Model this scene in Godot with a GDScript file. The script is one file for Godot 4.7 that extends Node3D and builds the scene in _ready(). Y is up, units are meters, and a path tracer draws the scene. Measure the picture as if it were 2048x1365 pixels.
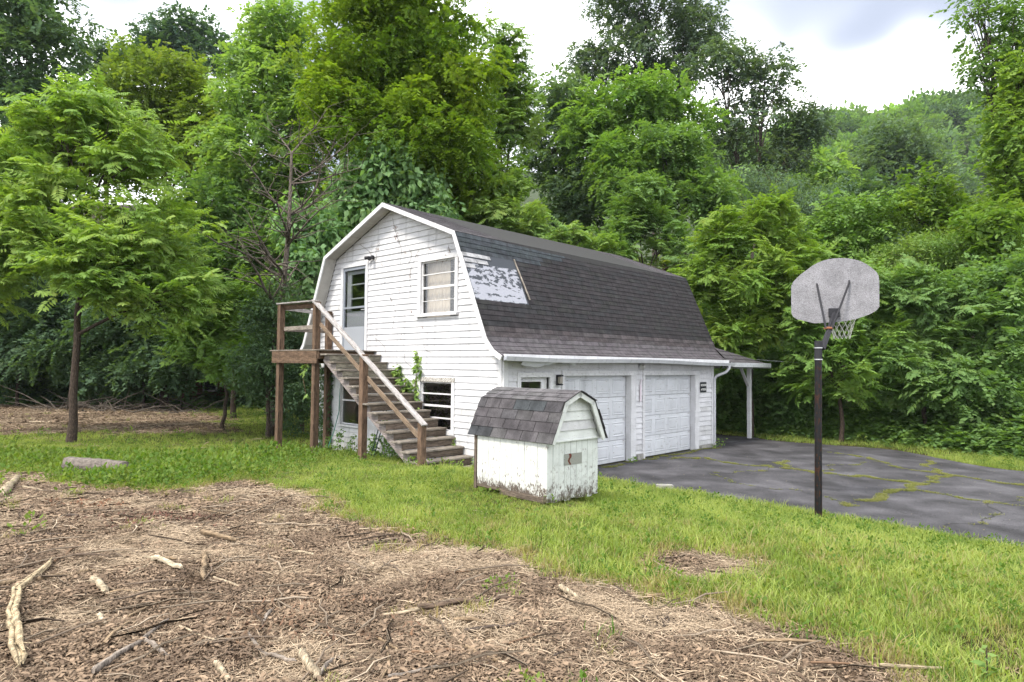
extends Node3D

# house frame: x = along the gable wall to the left (u), y = up, z = along the garage doors (v)
const YAW := 0.7609
const HO := Vector3(-0.1729, 0, -13.0152)
var EU := Vector3(-cos(YAW), 0, -sin(YAW))
var EV := Vector3(sin(YAW), 0, -cos(YAW))
var rng := RandomNumberGenerator.new()
var M := {}
var names := {}
var ground_noise := FastNoiseLite.new()
var edge_noise := FastNoiseLite.new()
var clumps := {}
var leaf_mat: StandardMaterial3D
var soil_main: PackedVector2Array
var soil_patch: PackedVector2Array
var soil_far: PackedVector2Array

class MB:
	var v := PackedVector3Array()
	var n := PackedVector3Array()
	var c := PackedColorArray()
	var uv := PackedVector2Array()
	var ix := PackedInt32Array()
	var col := Color.WHITE
	func put(p: Vector3, nn: Vector3, t := Vector2.ZERO) -> int:
		v.append(p); n.append(nn); c.append(col); uv.append(t)
		return v.size() - 1
	func tri(a: Vector3, b: Vector3, d: Vector3) -> void:
		var nn := (d - a).cross(b - a).normalized()
		var k := v.size()
		put(a, nn); put(b, nn); put(d, nn)
		ix.append_array([k, k + 1, k + 2])
	func quad(a: Vector3, b: Vector3, d: Vector3, e: Vector3) -> void:
		var nn := (d - a).cross(b - a)
		if nn.length_squared() < 1e-14:
			nn = (e - a).cross(d - a)
		nn = nn.normalized()
		var k := v.size()
		put(a, nn, Vector2(0, 0)); put(b, nn, Vector2(1, 0)); put(d, nn, Vector2(1, 1)); put(e, nn, Vector2(0, 1))
		ix.append_array([k, k + 1, k + 2, k, k + 2, k + 3])
	func fan(p: Array) -> void:
		for i in range(1, p.size() - 1):
			tri(p[0], p[i], p[i + 1])
	# chamfered box, size s about the centre of x
	func box(x: Transform3D, s: Vector3, ch := 0.0) -> void:
		var h := s * 0.5
		if ch <= 0.0:
			for ax in 3:
				for sg in [-1.0, 1.0]:
					var a := Vector3.ZERO; var b := Vector3.ZERO; var d := Vector3.ZERO
					a[ax] = h[ax] * sg; b[(ax + 1) % 3] = h[(ax + 1) % 3]; d[(ax + 2) % 3] = h[(ax + 2) % 3] * sg
					quad(x * (a - b - d), x * (a - b + d), x * (a + b + d), x * (a + b - d))
			return
		for ax in 3:
			var i1 := (ax + 1) % 3
			var i2 := (ax + 2) % 3
			for sg in [-1.0, 1.0]:
				var a := Vector3.ZERO; var b := Vector3.ZERO; var d := Vector3.ZERO
				a[ax] = h[ax] * sg; b[i1] = h[i1] - ch; d[i2] = (h[i2] - ch) * sg
				quad(x * (a - b - d), x * (a - b + d), x * (a + b + d), x * (a + b - d))
			# edges along ax
			for s1 in [-1.0, 1.0]:
				for s2 in [-1.0, 1.0]:
					var l := Vector3.ZERO; l[ax] = h[ax] - ch
					var p := Vector3.ZERO; p[i1] = h[i1] * s1; p[i2] = (h[i2] - ch) * s2
					var q := Vector3.ZERO; q[i1] = (h[i1] - ch) * s1; q[i2] = h[i2] * s2
					if s1 * s2 > 0:
						quad(x * (p - l), x * (p + l), x * (q + l), x * (q - l))
					else:
						quad(x * (p + l), x * (p - l), x * (q - l), x * (q + l))
		for sx in [-1.0, 1.0]:
			for sy in [-1.0, 1.0]:
				for sz in [-1.0, 1.0]:
					var g := Vector3(sx, sy, sz)
					var a := g * Vector3(h.x, h.y - ch, h.z - ch)
					var b := g * Vector3(h.x - ch, h.y, h.z - ch)
					var d := g * Vector3(h.x - ch, h.y - ch, h.z)
					if sx * sy * sz > 0: tri(x * a, x * d, x * b)
					else: tri(x * a, x * b, x * d)
	func bx(c0: Vector3, s: Vector3, ch := 0.0) -> void:
		box(Transform3D(Basis(), c0), s, ch)
	# smooth tube through points
	func tube(p: Array, r: Array, sides := 6, caps := true, wob := 0.0, rg: RandomNumberGenerator = null) -> void:
		var ridge := []
		for k in sides: ridge.append(1.0 + (rg.randf_range(-wob, wob) if rg else 0.0))
		var up := Vector3.UP
		var base := v.size()
		var m := p.size()
		var ref := Vector3(0.31, 0.17, 0.93)
		for i in m:
			var t: Vector3 = (p[min(i + 1, m - 1)] - p[max(i - 1, 0)]).normalized()
			var s: Vector3 = t.cross(ref)
			if s.length() < 0.05: s = t.cross(Vector3.RIGHT)
			s = s.normalized()
			var q := s.cross(t).normalized()
			for k in sides:
				var a := TAU * k / sides
				var d := s * cos(a) + q * sin(a)
				var rr: float = r[i] * ridge[k]
				put(p[i] + d * rr, d, Vector2(float(k) / sides, i))
		for i in m - 1:
			for k in sides:
				var a := base + i * sides + k
				var b := base + i * sides + (k + 1) % sides
				ix.append_array([a, b, b + sides, a, b + sides, a + sides])
		if caps:
			for e in 2:
				var row := base + (0 if e == 0 else (m - 1) * sides)
				var t: Vector3 = (p[0] - p[1]).normalized() if e == 0 else (p[m - 1] - p[m - 2]).normalized()
				var k0 := v.size()
				for k in sides:
					put(v[row + k], t)
				for k in range(1, sides - 1):
					if e == 1: ix.append_array([k0, k0 + k, k0 + k + 1])
					else: ix.append_array([k0, k0 + k + 1, k0 + k])
	# convex polygon in a frame, extruded from za to zb along x.basis.z
	func prism(x: Transform3D, poly: PackedVector2Array, za: float, zb: float) -> void:
		var f := []
		var b := []
		for p in poly:
			f.append(x * Vector3(p.x, p.y, zb)); b.append(x * Vector3(p.x, p.y, za))
		fan(f)
		var rb := b.duplicate(); rb.reverse()
		fan(rb)
		for i in f.size():
			var j := (i + 1) % f.size()
			quad(f[i], b[i], b[j], f[j])
	func mesh() -> ArrayMesh:
		var a := []
		a.resize(Mesh.ARRAY_MAX)
		a[Mesh.ARRAY_VERTEX] = v; a[Mesh.ARRAY_NORMAL] = n; a[Mesh.ARRAY_COLOR] = c; a[Mesh.ARRAY_TEX_UV] = uv; a[Mesh.ARRAY_INDEX] = ix
		var m := ArrayMesh.new()
		m.add_surface_from_arrays(Mesh.PRIMITIVE_TRIANGLES, a)
		return m

# ---------- naming helpers
func numbered(called: String) -> String:
	var k: int = names.get(called, 0)
	names[called] = k + 1
	return called if k == 0 else "%s_%03d" % [called, k]

func tag(o: Node, label: String, category: String, group := "") -> void:
	o.set_meta("label", label)
	o.set_meta("category", category)
	if group: o.set_meta("group", group)

func thing(called: String, label: String, category: String, at := Vector3.ZERO, turn := 0.0, group := "") -> Node3D:
	var o := Node3D.new()
	o.name = numbered(called)
	add_child(o)
	o.position = at
	o.rotation.y = turn
	tag(o, label, category, group)
	return o

func part(called: String, mesh: Mesh, mat: Material, parent: Node, x := Transform3D()) -> MeshInstance3D:
	var o := MeshInstance3D.new()
	if parent == self:
		o.name = numbered(called)
	else:
		var k: int = parent.get_meta("_n_" + called, 0) if parent.has_meta("_n_" + called) else 0
		parent.set_meta("_n_" + called, k + 1)
		o.name = called if k == 0 else "%s_%03d" % [called, k]
	o.mesh = mesh
	o.material_override = mat
	o.transform = x
	parent.add_child(o, true)
	return o

func swarm(called: String, mesh: Mesh, mat: Material, xs: Array, cs: Array, parent: Node) -> MultiMeshInstance3D:
	var mm := MultiMesh.new()
	mm.transform_format = MultiMesh.TRANSFORM_3D
	mm.use_colors = true
	mm.mesh = mesh
	mm.instance_count = xs.size()
	for i in xs.size():
		mm.set_instance_transform(i, xs[i])
		mm.set_instance_color(i, cs[i])
	var o := MultiMeshInstance3D.new()
	o.name = numbered(called) if parent == self else called
	o.multimesh = mm
	o.material_override = mat
	parent.add_child(o, true)
	return o

# a board whose length runs along local x, from a to b, with given up direction
func beam(called: String, a: Vector3, b: Vector3, up: Vector3, hgt: float, thick: float, mat: Material, parent: Node, ch := 0.004) -> MeshInstance3D:
	var d := (b - a).normalized()
	var s := d.cross(up).normalized()
	var u := s.cross(d).normalized()
	var mb := MB.new()
	mb.bx(Vector3.ZERO, Vector3(a.distance_to(b), hgt, thick), ch)
	return part(called, mb.mesh(), mat, parent, Transform3D(Basis(d, u, s), (a + b) * 0.5))

# ---------- terrain
func ss(a: float, b: float, x: float) -> float:
	var t := clampf((x - a) / (b - a), 0.0, 1.0)
	return t * t * (3.0 - 2.0 * t)

func uv_of(x: float, z: float) -> Vector2:
	var d := Vector3(x - HO.x, 0, z - HO.z)
	return Vector2(d.dot(EU), d.dot(EV))

func from_uv(u: float, v: float) -> Vector3:
	return HO + EU * u + EV * v

func height(x: float, z: float, bumps := true) -> float:
	var q := uv_of(x, z)
	var e := 2.25 - 0.12 * maxf(0.0, -q.x - 5.0)
	var a := 1.0 - ss(-3.0, e, q.y)
	var b := 1.0 - 0.85 * ss(-1.0, 9.0, q.x)
	var y := 0.55 * a * b + 0.19 * ss(-3.5, -9.0, q.y)
	var rise := ss(8.0, -12.0, x)
	y += 0.30 * maxf(0.0, -z - 36.0) * rise + 0.03 * maxf(0.0, -z - 40.0) * (1.0 - rise)
	y = minf(y, 60.0)
	if bumps:
		var lawn := clampf(a * 1.6 + (1.0 if q.x > 8.0 or q.y > 12.4 else 0.0), 0.0, 1.0)
		y += ground_noise.get_noise_2d(x * 1.3, z * 1.3) * 0.05 * lawn
		var br := soil(x, z)
		if br > 0.0 and -z < 14.0:
			y += br * (ground_noise.get_noise_2d(x * 9.0 + 40.0, z * 9.0) * 0.035 + ground_noise.get_noise_2d(x * 26.0, z * 26.0 + 9.0) * 0.016)
	if q.x < -0.3 and q.y > 2.7 and q.y < drive_far(q.x) - 0.3: y -= 0.05
	return y

func soil(x: float, z: float) -> float:
	if z < -36.0 or z > 3.0:
		return 0.0
	var w := 0.42 if z > -14.0 else 1.2
	var p := Vector2(x + edge_noise.get_noise_2d(x, z) * w, z + edge_noise.get_noise_2d(x + 77.0, z) * w)
	if z > -14.0:
		if Geometry2D.is_point_in_polygon(p, soil_main): return 1.0
		if Geometry2D.is_point_in_polygon(p, soil_patch): return 0.8
		return 0.0
	return 0.9 if Geometry2D.is_point_in_polygon(p, soil_far) else 0.0

func on_drive(x: float, z: float) -> bool:
	var q := uv_of(x, z)
	return (q.x < 0.1 and q.y > 2.0 - 0.12 * maxf(0.0, -q.x - 5.0) and q.y < drive_far(q.x)) or (q.x > -0.2 and q.x < 7.6 and q.y > -0.02 and q.y < 12.2)

func drive_far(u: float) -> float:
	return 12.1 + 0.18 * sin(u * 1.3) - 0.3 * ss(-3.5, -7.5, u) * 7.0

# ---------- textures
func noise_img(seed_: int, freq: float, w: int, h: int, octaves := 4) -> PackedByteArray:
	var f := FastNoiseLite.new()
	f.seed = seed_
	f.frequency = freq
	f.noise_type = FastNoiseLite.TYPE_SIMPLEX_SMOOTH
	f.fractal_octaves = octaves
	var im := f.get_seamless_image(w, h)
	im.convert(Image.FORMAT_L8)
	return im.get_data()

func tex_from(w: int, h: int, fn: Callable) -> ImageTexture:
	var im := Image.create(w, h, false, Image.FORMAT_RGB8)
	for y in h:
		for x in w:
			im.set_pixel(x, y, fn.call(x, y))
	return ImageTexture.create_from_image(im)

func lin(r: float, g: float, b: float) -> Color:
	return Color(r, g, b).linear_to_srgb()

func mat(col: Color, rough := 0.8, tex: Texture2D = null, scale := 1.0, tri := true) -> StandardMaterial3D:
	var m := StandardMaterial3D.new()
	m.albedo_color = col
	m.roughness = rough
	m.metallic_specular = 0.35
	if tex:
		m.albedo_texture = tex
		m.uv1_triplanar = tri
		m.uv1_scale = Vector3.ONE * scale
		m.uv1_triplanar_sharpness = 8.0
	return m

func bump(m: StandardMaterial3D, tex: Texture2D, cm: float) -> StandardMaterial3D:
	m.heightmap_enabled = true
	m.heightmap_texture = tex
	m.heightmap_scale = cm
	return m

func make_materials() -> void:
	var N := 512
	var a := noise_img(1, 0.012, N, N)
	var b := noise_img(2, 0.05, N, N)
	var c := noise_img(3, 0.16, N, N, 3)
	var d := noise_img(4, 0.006, N, N, 5)
	var at := func(p: PackedByteArray, x: int, y: int) -> float: return p[(y % N) * N + (x % N)] / 255.0
	# white clapboard paint: faint dirt, tiny chips and dark specks drawn out along the board
	var paint := tex_from(N, N, func(x, y):
		var big: float = at.call(d, x, y)
		var s: float = at.call(b, x / 2, y * 2)
		var f: float = at.call(c, x, y)
		var k: float = 0.90 + 0.10 * big - 0.05 * absf(at.call(a, x / 3, y * 3) - 0.5)
		var col := Color(k, k, k * 1.005)
		if s > 0.77 and f > 0.56: col = col.lerp(Color(0.55, 0.50, 0.45), 0.5)
		if s < 0.17 and f < 0.40: col = col.lerp(Color(0.62, 0.59, 0.56), 0.5)
		var run: float = at.call(a, x * 2 + 60, y / 5)
		if run > 0.62: col = col * (1.0 - 0.35 * (run - 0.62))
		return col)
	M.siding = mat(lin(0.64, 0.64, 0.655), 0.6, paint, 0.45)
	M.siding_worn = mat(lin(0.54, 0.54, 0.54), 0.75, paint, 0.9)
	M.trim = mat(lin(0.66, 0.66, 0.67), 0.55, paint, 0.6)
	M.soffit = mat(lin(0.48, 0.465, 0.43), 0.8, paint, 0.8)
	M.door_white = mat(lin(0.60, 0.615, 0.64), 0.4, paint, 0.2)
	# peeled paint over grey wood
	var peel := tex_from(N, N, func(x, y):
		var s: float = at.call(b, x / 2, y * 2)
		var g: float = at.call(c, x / 4, y * 2)
		var wood := Color(0.42, 0.34, 0.29) * (0.7 + 0.5 * g)
		var white = Color(0.88, 0.88, 0.86) * (0.93 + 0.1 * at.call(a, x, y))
		return white if s * 0.6 + g * 0.5 < 0.60 else wood)
	M.peeling = mat(lin(0.70, 0.70, 0.70), 0.85, peel, 1.2)
	# asphalt shingles
	var grit := tex_from(N, N, func(x, y):
		var k: float = 0.55 + 0.45 * at.call(c, x * 3, y * 3) + 0.35 * (at.call(d, x, y) - 0.5) + 0.25 * (at.call(b, x, y) - 0.5)
		return Color(k, k, k))
	M.shingle = mat(Color.WHITE, 0.9, grit, 1.3)
	M.shingle.vertex_color_use_as_albedo = true
	M.deck_dark = mat(lin(0.03, 0.03, 0.03), 0.9)
	# wood
	var grain := tex_from(N, N, func(x, y):
		var g: float = at.call(b, x / 8, y * 2)
		var h: float = at.call(c, x / 6, y * 2)
		var l: float = at.call(a, x / 2, y)
		var k: float = 0.62 + 0.35 * g + 0.28 * (h - 0.5) + 0.3 * (l - 0.5)
		if g < 0.30: k *= 0.75
		return Color(k, k * 0.985, k * 0.96))
	M.grain = grain
	var wood := func(col: Color, off: float) -> StandardMaterial3D:
		var m := mat(col, 0.85, grain, 1.1)
		m.uv1_offset = Vector3(off, off * 0.37, off * 0.71)
		return bump(m, grain, 0.25)
	var grain_v := tex_from(N, N, func(x, y):
		var g: float = at.call(b, y / 8, x * 2)
		var h: float = at.call(c, y / 6, x * 2)
		var l: float = at.call(a, y / 2, x)
		var k: float = 0.66 + 0.42 * (g - 0.2) + 0.36 * (h - 0.5) + 0.4 * (l - 0.5)
		if g < 0.30: k *= 0.7
		return Color(k, k * 0.985, k * 0.96))
	M.post_wood = []
	M.grey_wood = []
	M.riser_wood = []
	for i in 4:
		M.post_wood.append(wood.call(lin(0.175 + 0.015 * i, 0.118 + 0.01 * i, 0.082 + 0.008 * i), i * 0.23))
		M.grey_wood.append(wood.call(lin(0.27 + 0.03 * i, 0.24 + 0.03 * i, 0.21 + 0.03 * i), i * 0.31))
		M.riser_wood.append(wood.call(lin(0.16 + 0.025 * i, 0.13 + 0.02 * i, 0.106 + 0.018 * i), i * 0.17))
	M.pale_riser = wood.call(lin(0.34, 0.325, 0.27), 0.4)
	M.rail_white = wood.call(lin(0.50, 0.485, 0.50), 0.1)
	M.rail_tan = wood.call(lin(0.29, 0.22, 0.165), 0.6)
	M.stringer = wood.call(lin(0.36, 0.32, 0.325), 0.8)
	# metal, glass
	M.black_metal = mat(lin(0.02, 0.02, 0.025), 0.5)
	var rust := tex_from(256, 256, func(x, y):
		var s: float = at.call(b, x * 2, y * 2 / 3)
		var k: float = 0.8 + 0.5 * (at.call(c, x, y) - 0.5)
		return Color(0.16, 0.16, 0.175) * k if s < 0.62 else Color(0.32, 0.20, 0.15) * k)
	M.pole = mat(lin(0.72, 0.72, 0.72), 0.5, rust, 0.9)
	M.pole.metallic = 0.15
	M.rust_metal = mat(lin(0.22, 0.09, 0.05), 0.8)
	M.strut = mat(lin(0.025, 0.025, 0.03), 0.75)
	M.galv = mat(lin(0.55, 0.56, 0.58), 0.35)
	M.galv.metallic = 0.6
	M.gutter = mat(lin(0.56, 0.57, 0.59), 0.3, paint, 0.5)
	M.glass = StandardMaterial3D.new()
	M.glass.transparency = BaseMaterial3D.TRANSPARENCY_ALPHA
	M.glass.albedo_color = Color(0.05, 0.06, 0.06, 0.10)
	M.glass.roughness = 0.03
	M.curtain = mat(lin(0.52, 0.46, 0.38), 0.95)
	M.interior = mat(lin(0.10, 0.09, 0.08), 0.95)
	M.storm = mat(lin(0.21, 0.23, 0.265), 0.45)
	M.storm_light = mat(lin(0.29, 0.31, 0.345), 0.4)
	M.concrete = mat(lin(0.40, 0.39, 0.36), 0.95, grit, 1.0)
	M.green_metal = mat(lin(0.015, 0.035, 0.03), 0.5)
	M.brick = mat(lin(0.20, 0.075, 0.05), 0.9, grit, 1.0)
	M.sign_black = mat(lin(0.015, 0.018, 0.022), 0.5)
	M.letter = mat(lin(0.62, 0.62, 0.60), 0.7)
	M.lamp_glass = mat(lin(0.25, 0.23, 0.20), 0.25)
	M.wire = mat(lin(0.45, 0.45, 0.45), 0.5)
	M.wire_dark = mat(lin(0.05, 0.05, 0.05), 0.6)
	M.net = mat(lin(0.62, 0.62, 0.56), 0.9)
	# weathered plywood of the backboard
	var ply := tex_from(N, N, func(x, y):
		var k: float = 0.74 + 0.13 * (at.call(d, x, y) - 0.5) + 0.10 * (at.call(b, x / 2, y) - 0.5) + 0.24 * (at.call(c, x / 2, y) - 0.5)
		if at.call(c, x, y + 60) > 0.70: k *= 0.72
		if at.call(b, x + 90, y) > 0.76 and at.call(c, x, y) > 0.55: k *= 0.7
		if at.call(b, x, y + 200) < 0.16: k = lerpf(k, 0.98, 0.4)
		return Color(k, k * 0.985, k * 1.0))
	M.ply = mat(lin(0.45, 0.46, 0.485), 0.9, ply, 0.8)
	# patch on the roof: slate felt with flaked white sheet
	var wash := tex_from(N, N, func(x, y):
		var X = x / float(N)
		var Y = y / float(N)
		var n1: float = at.call(a, x, int(y * 1.6))
		var n2: float = at.call(b, int(x / 1.5), y * 2)
		var n3: float = at.call(c, x / 2, y * 2)
		var t := n1 * 0.85 + n2 * 0.38 + n3 * 0.10 - 0.64
		if Y > 0.62: t += 0.30 * minf(1.0, (Y - 0.62) * 7.0)
		if Y > 0.84 and Y < 0.90: t -= 0.22
		if Y > 0.95: t -= (Y - 0.95) * 6.0
		if Y < 0.24: t = -0.5
		if X > 0.97: t = -0.3
		var dark := Color(0.36, 0.38, 0.41) * (0.85 + 0.3 * n3)
		var pale := Color(0.83, 0.84, 0.88) * (0.92 + 0.12 * n2)
		return dark.lerp(pale, clampf(t * 22.0 + 0.5, 0.0, 1.0)))
	M.patch = mat(lin(0.47, 0.47, 0.48), 0.8, wash, 1.0, false)
	# doghouse walls: white paint, streaks of bare wood, rot along the bottom
	var rot := func(sd: int, low: float) -> ImageTexture:
		return tex_from(N, N, func(x, y):
			var Y = 1.0 - y / float(N)
			var s1: float = at.call(b, x * 3 + sd, y / 3)
			var s2: float = at.call(c, x * 2 + sd, y / 4)
			var bl: float = at.call(a, x + sd * 3, y)
			var t := s1 * 0.5 + s2 * 0.35 + bl * 0.35 - 0.84 + low * ss(0.30, 0.05, Y) + 0.10 * ss(0.8, 0.2, Y)
			var w = Color(0.90, 0.91, 0.89) * (0.93 + 0.12 * at.call(d, x, y))
			var wd := Color(0.43, 0.385, 0.35) * (0.62 + 0.6 * s2)
			if Y < 0.07: wd = wd.lerp(Color(0.36, 0.36, 0.24), 0.5)
			return w.lerp(wd, clampf(t * 14.0 + 0.5, 0.0, 1.0)))
	M.dog_side = mat(lin(0.72, 0.72, 0.73), 0.75, rot.call(0, 0.36), 1.0, false)
	M.dog_front = mat(lin(0.66, 0.675, 0.68), 0.7, rot.call(170, 0.20), 1.0, false)
	M.dog_gable = mat(lin(0.60, 0.64, 0.59), 0.75, peel, 0.5)
	M.dog_trim = mat(lin(0.62, 0.64, 0.61), 0.7, paint, 0.8)
	var plate := tex_from(128, 64, func(x, y):
		var k: float = 0.52 + 0.12 * (at.call(c, x, y) - 0.5)
		var q: float = 36.0 + 6.0 * sin(y * 0.12) + 5.0 * at.call(b, x * 3, y * 3)
		return Color(0.36, 0.19, 0.14) if absf(x - q) < 9.0 - y * 0.06 else Color(k, k * 1.01, k * 0.96))
	M.plate = mat(Color.WHITE, 0.7, plate, 1.0, false)
	# ground, bark
	var dirt := tex_from(N, N, func(x, y):
		var k: float = 0.62 + 0.5 * (at.call(b, x, y) - 0.5) + 0.55 * (at.call(c, x, y) - 0.5) + 0.25 * (at.call(a, x, y) - 0.5)
		return Color(k * 1.02, k, k * 0.97))
	M.ground = mat(Color.WHITE, 1.0, dirt, 0.7)
	M.ground.uv1_world_triplanar = true
	M.ground.vertex_color_use_as_albedo = true
	M.ground.metallic_specular = 0.15
	bump(M.ground, dirt, 1.6)
	var asph := tex_from(N, N, func(x, y):
		var k: float = 0.66 + 0.40 * (at.call(d, x, y) - 0.5) + 0.16 * (at.call(a, x, y) - 0.5) + 0.55 * (at.call(c, x * 5, y * 5) - 0.5)
		if absf(at.call(a, x + 31, y + 7) - 0.5) < 0.005: k *= 0.45
		if at.call(c, x * 2, y * 2) > 0.80: k *= 1.25
		return Color(k, k, k * 1.05))
	M.asphalt = mat(lin(0.126, 0.122, 0.121), 0.85, asph, 0.23)
	M.asphalt.uv1_world_triplanar = true
	bump(M.asphalt, asph, 0.4)
	var bark := tex_from(256, 256, func(x, y):
		var k: float = 0.6 + 0.7 * (at.call(b, x * 3, y / 2) - 0.5) + 0.5 * (at.call(c, x * 2, y / 2) - 0.5)
		return Color(k, k * 0.96, k * 0.92))
	M.bark = bump(mat(lin(0.155, 0.125, 0.105), 0.95, bark, 1.2), bark, 1.5)
	M.bark_grey = bump(mat(lin(0.24, 0.215, 0.20), 0.95, bark, 1.2), bark, 1.5)
	M.dead_bark = mat(lin(0.30, 0.275, 0.25), 0.95, bark, 1.0)
	for e in [["pale", 0.50, 0.42, 0.31], ["chip", 0.62, 0.54, 0.41], ["tan", 0.34, 0.255, 0.17], ["brown", 0.24, 0.155, 0.10], ["dark", 0.12, 0.095, 0.08], ["grey", 0.31, 0.27, 0.24], ["greylog", 0.23, 0.205, 0.19], ["bark", 0.17, 0.125, 0.095], ["split", 0.56, 0.46, 0.31]]:
		M["stick_" + e[0]] = bump(mat(lin(e[1], e[2], e[3]), 0.9, grain, 2.2), grain, 0.4)
		M["stick_%s_v" % e[0]] = bump(mat(lin(e[1], e[2], e[3]), 0.9, grain_v, 2.2), grain_v, 0.4)
	leaf_mat = StandardMaterial3D.new()
	leaf_mat.vertex_color_use_as_albedo = true
	leaf_mat.roughness = 0.55
	leaf_mat.metallic_specular = 0.22
	leaf_mat.backlight_enabled = true
	leaf_mat.backlight = Color(0.97, 1.0, 0.60)
	M.litter = StandardMaterial3D.new()
	M.litter.vertex_color_use_as_albedo = true
	M.litter.roughness = 0.9
	M.litter.metallic_specular = 0.2
# ---------- foliage
func leaf(mb: MB, p: Vector3, dir: Vector3, len: float, wid: float, droop := 0.12) -> void:
	var s := dir.cross(Vector3.UP)
	if s.length() < 0.1: s = dir.cross(Vector3.RIGHT)
	s = s.normalized().rotated(dir, rng.randf_range(-0.6, 0.6))
	var nn := s.cross(dir)
	var mid := p + dir * len * 0.45
	var tip := p + dir * len + Vector3.DOWN * len * droop
	var l := mid + s * wid * 0.5 - nn * wid * 0.12
	var r := mid - s * wid * 0.5 - nn * wid * 0.12
	mb.tri(p, l, tip)
	mb.tri(p, tip, r)

func tinted(k: float) -> Color:
	return Color(k * rng.randf_range(0.92, 1.12), k, k * rng.randf_range(0.85, 1.1))

func ball() -> Vector3:
	var p := Vector3(rng.randf_range(-1, 1), rng.randf_range(-1, 1), rng.randf_range(-1, 1))
	while p.length() > 1.0:
		p = Vector3(rng.randf_range(-1, 1), rng.randf_range(-1, 1), rng.randf_range(-1, 1))
	return p

func frond(mb: MB, p: Vector3, dir: Vector3, len: float, pairs: int, lw: float, ll: float, arch: float) -> void:
	var q := p
	var d := dir
	var step := len / (pairs + 1)
	mb.col = Color(0.8, 0.8, 0.6)
	var tip := 1.75 if rng.randf() < 0.3 else 1.1  # leaflets turn brighter and yellower towards the tip, strongly on some fronds
	for i in pairs + 1:
		var nx := q + d * step
		var s := d.cross(Vector3.UP).normalized()
		mb.tri(q + s * 0.004, q - s * 0.004, nx)
		q = nx
		d = (d + Vector3.DOWN * arch).normalized()
		var f := sin(PI * (i + 1.2) / (pairs + 2.2))
		for g in [-1.0, 1.0]:
			var lighter := lerpf(1.0, tip, ss(0.45, 1.0, i / float(pairs)))
			mb.col = tinted(rng.randf_range(0.82, 1.15)) * Color(lighter * 1.04, lighter, lighter * 0.9)
			var ld = (s * g + d * 0.45 + Vector3.DOWN * rng.randf_range(0.15, 0.5)).normalized()
			leaf(mb, q, ld, ll * (0.5 + 0.5 * f), lw, 0.05)
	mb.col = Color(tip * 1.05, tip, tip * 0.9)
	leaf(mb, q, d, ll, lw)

func make_clumps() -> void:
	for kind in ["broad", "pin", "fine", "big", "oak"]:
		clumps[kind] = []
		for variant in 3:
			var mb := MB.new()
			if kind == "broad" or kind == "oak":
				# leafy twigs: two rows of leaves along each
				var big: float = 1.0 if kind == "broad" else 0.85
				for i in (8 if kind == "broad" else 5):
					var o := ball() * Vector3(0.36, 0.26, 0.36)
					var d := (o * 2.2 + ball() * 0.55 + Vector3(0, 0.05, 0)).normalized()
					var sd := d.cross(Vector3.UP).normalized()
					var tone := rng.randf_range(0.85, 1.18)
					for j in 8:
						var g := 1.0 if j % 2 else -1.0
						var q := o + d * (0.045 * j) * big + Vector3.DOWN * 0.004 * j * j + ball() * 0.02
						var ld := (d * 0.55 + sd * g * rng.randf_range(0.5, 1.0) + Vector3(0, rng.randf_range(-0.45, 0.1), 0)).normalized()
						mb.col = tinted(tone * rng.randf_range(0.88, 1.14))
						leaf(mb, q, ld, rng.randf_range(0.125, 0.19) * big, rng.randf_range(0.085, 0.125) * big)
			elif kind == "pin":
				for i in 8:
					var a := TAU * i / 8.0 + rng.randf() * 0.9
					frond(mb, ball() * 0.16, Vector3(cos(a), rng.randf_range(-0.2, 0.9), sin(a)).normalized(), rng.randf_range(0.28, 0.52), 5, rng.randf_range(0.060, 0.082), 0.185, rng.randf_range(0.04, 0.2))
			elif kind == "fine":
				for i in 84:
					var p := ball() * Vector3(0.55, 0.2, 0.55)
					mb.col = tinted(rng.randf_range(0.8, 1.2))
					leaf(mb, p, (p + ball() * 0.6).normalized(), rng.randf_range(0.10, 0.16), rng.randf_range(0.042, 0.062))
			elif kind == "big":
				for i in 26:
					var p := ball() * Vector3(0.45, 0.4, 0.45)
					var d := (p * 1.2 + ball() * 0.5 + Vector3(0, -0.5, 0)).normalized()
					mb.col = tinted(rng.randf_range(0.8, 1.2))
					leaf(mb, p, d, rng.randf_range(0.18, 0.27), rng.randf_range(0.14, 0.2), 0.2)
			clumps[kind].append(mb.mesh())

const LEAF := {
	"walnut": [0.201, 0.330, 0.083, 0.341, 0.461, 0.123], "dark": [0.091, 0.156, 0.089, 0.133, 0.212, 0.110], "bluedark": [0.070, 0.126, 0.096, 0.098, 0.165, 0.114],
	"olive": [0.149, 0.223, 0.052, 0.242, 0.310, 0.071], "light": [0.205, 0.331, 0.112, 0.307, 0.438, 0.146], "maple": [0.130, 0.228, 0.035, 0.251, 0.349, 0.045],
	"bright": [0.177, 0.296, 0.089, 0.279, 0.388, 0.120], "mid": [0.139, 0.245, 0.084, 0.214, 0.335, 0.117], "catalpa": [0.200, 0.349, 0.152, 0.301, 0.454, 0.220],
	"oak": [0.103, 0.158, 0.114, 0.151, 0.214, 0.149], "green": [0.157, 0.277, 0.072, 0.240, 0.375, 0.100], "dusk": [0.123, 0.196, 0.113, 0.166, 0.245, 0.146],
	"greygreen": [0.130, 0.204, 0.146, 0.172, 0.252, 0.189], "yellow": [0.158, 0.272, 0.061, 0.270, 0.378, 0.083],
}

func leaf_color(key: String, t: float) -> Color:
	var q: Array = LEAF[key]
	return Color(lerpf(q[0], q[3], t), lerpf(q[1], q[4], t), lerpf(q[2], q[5], t))

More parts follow.
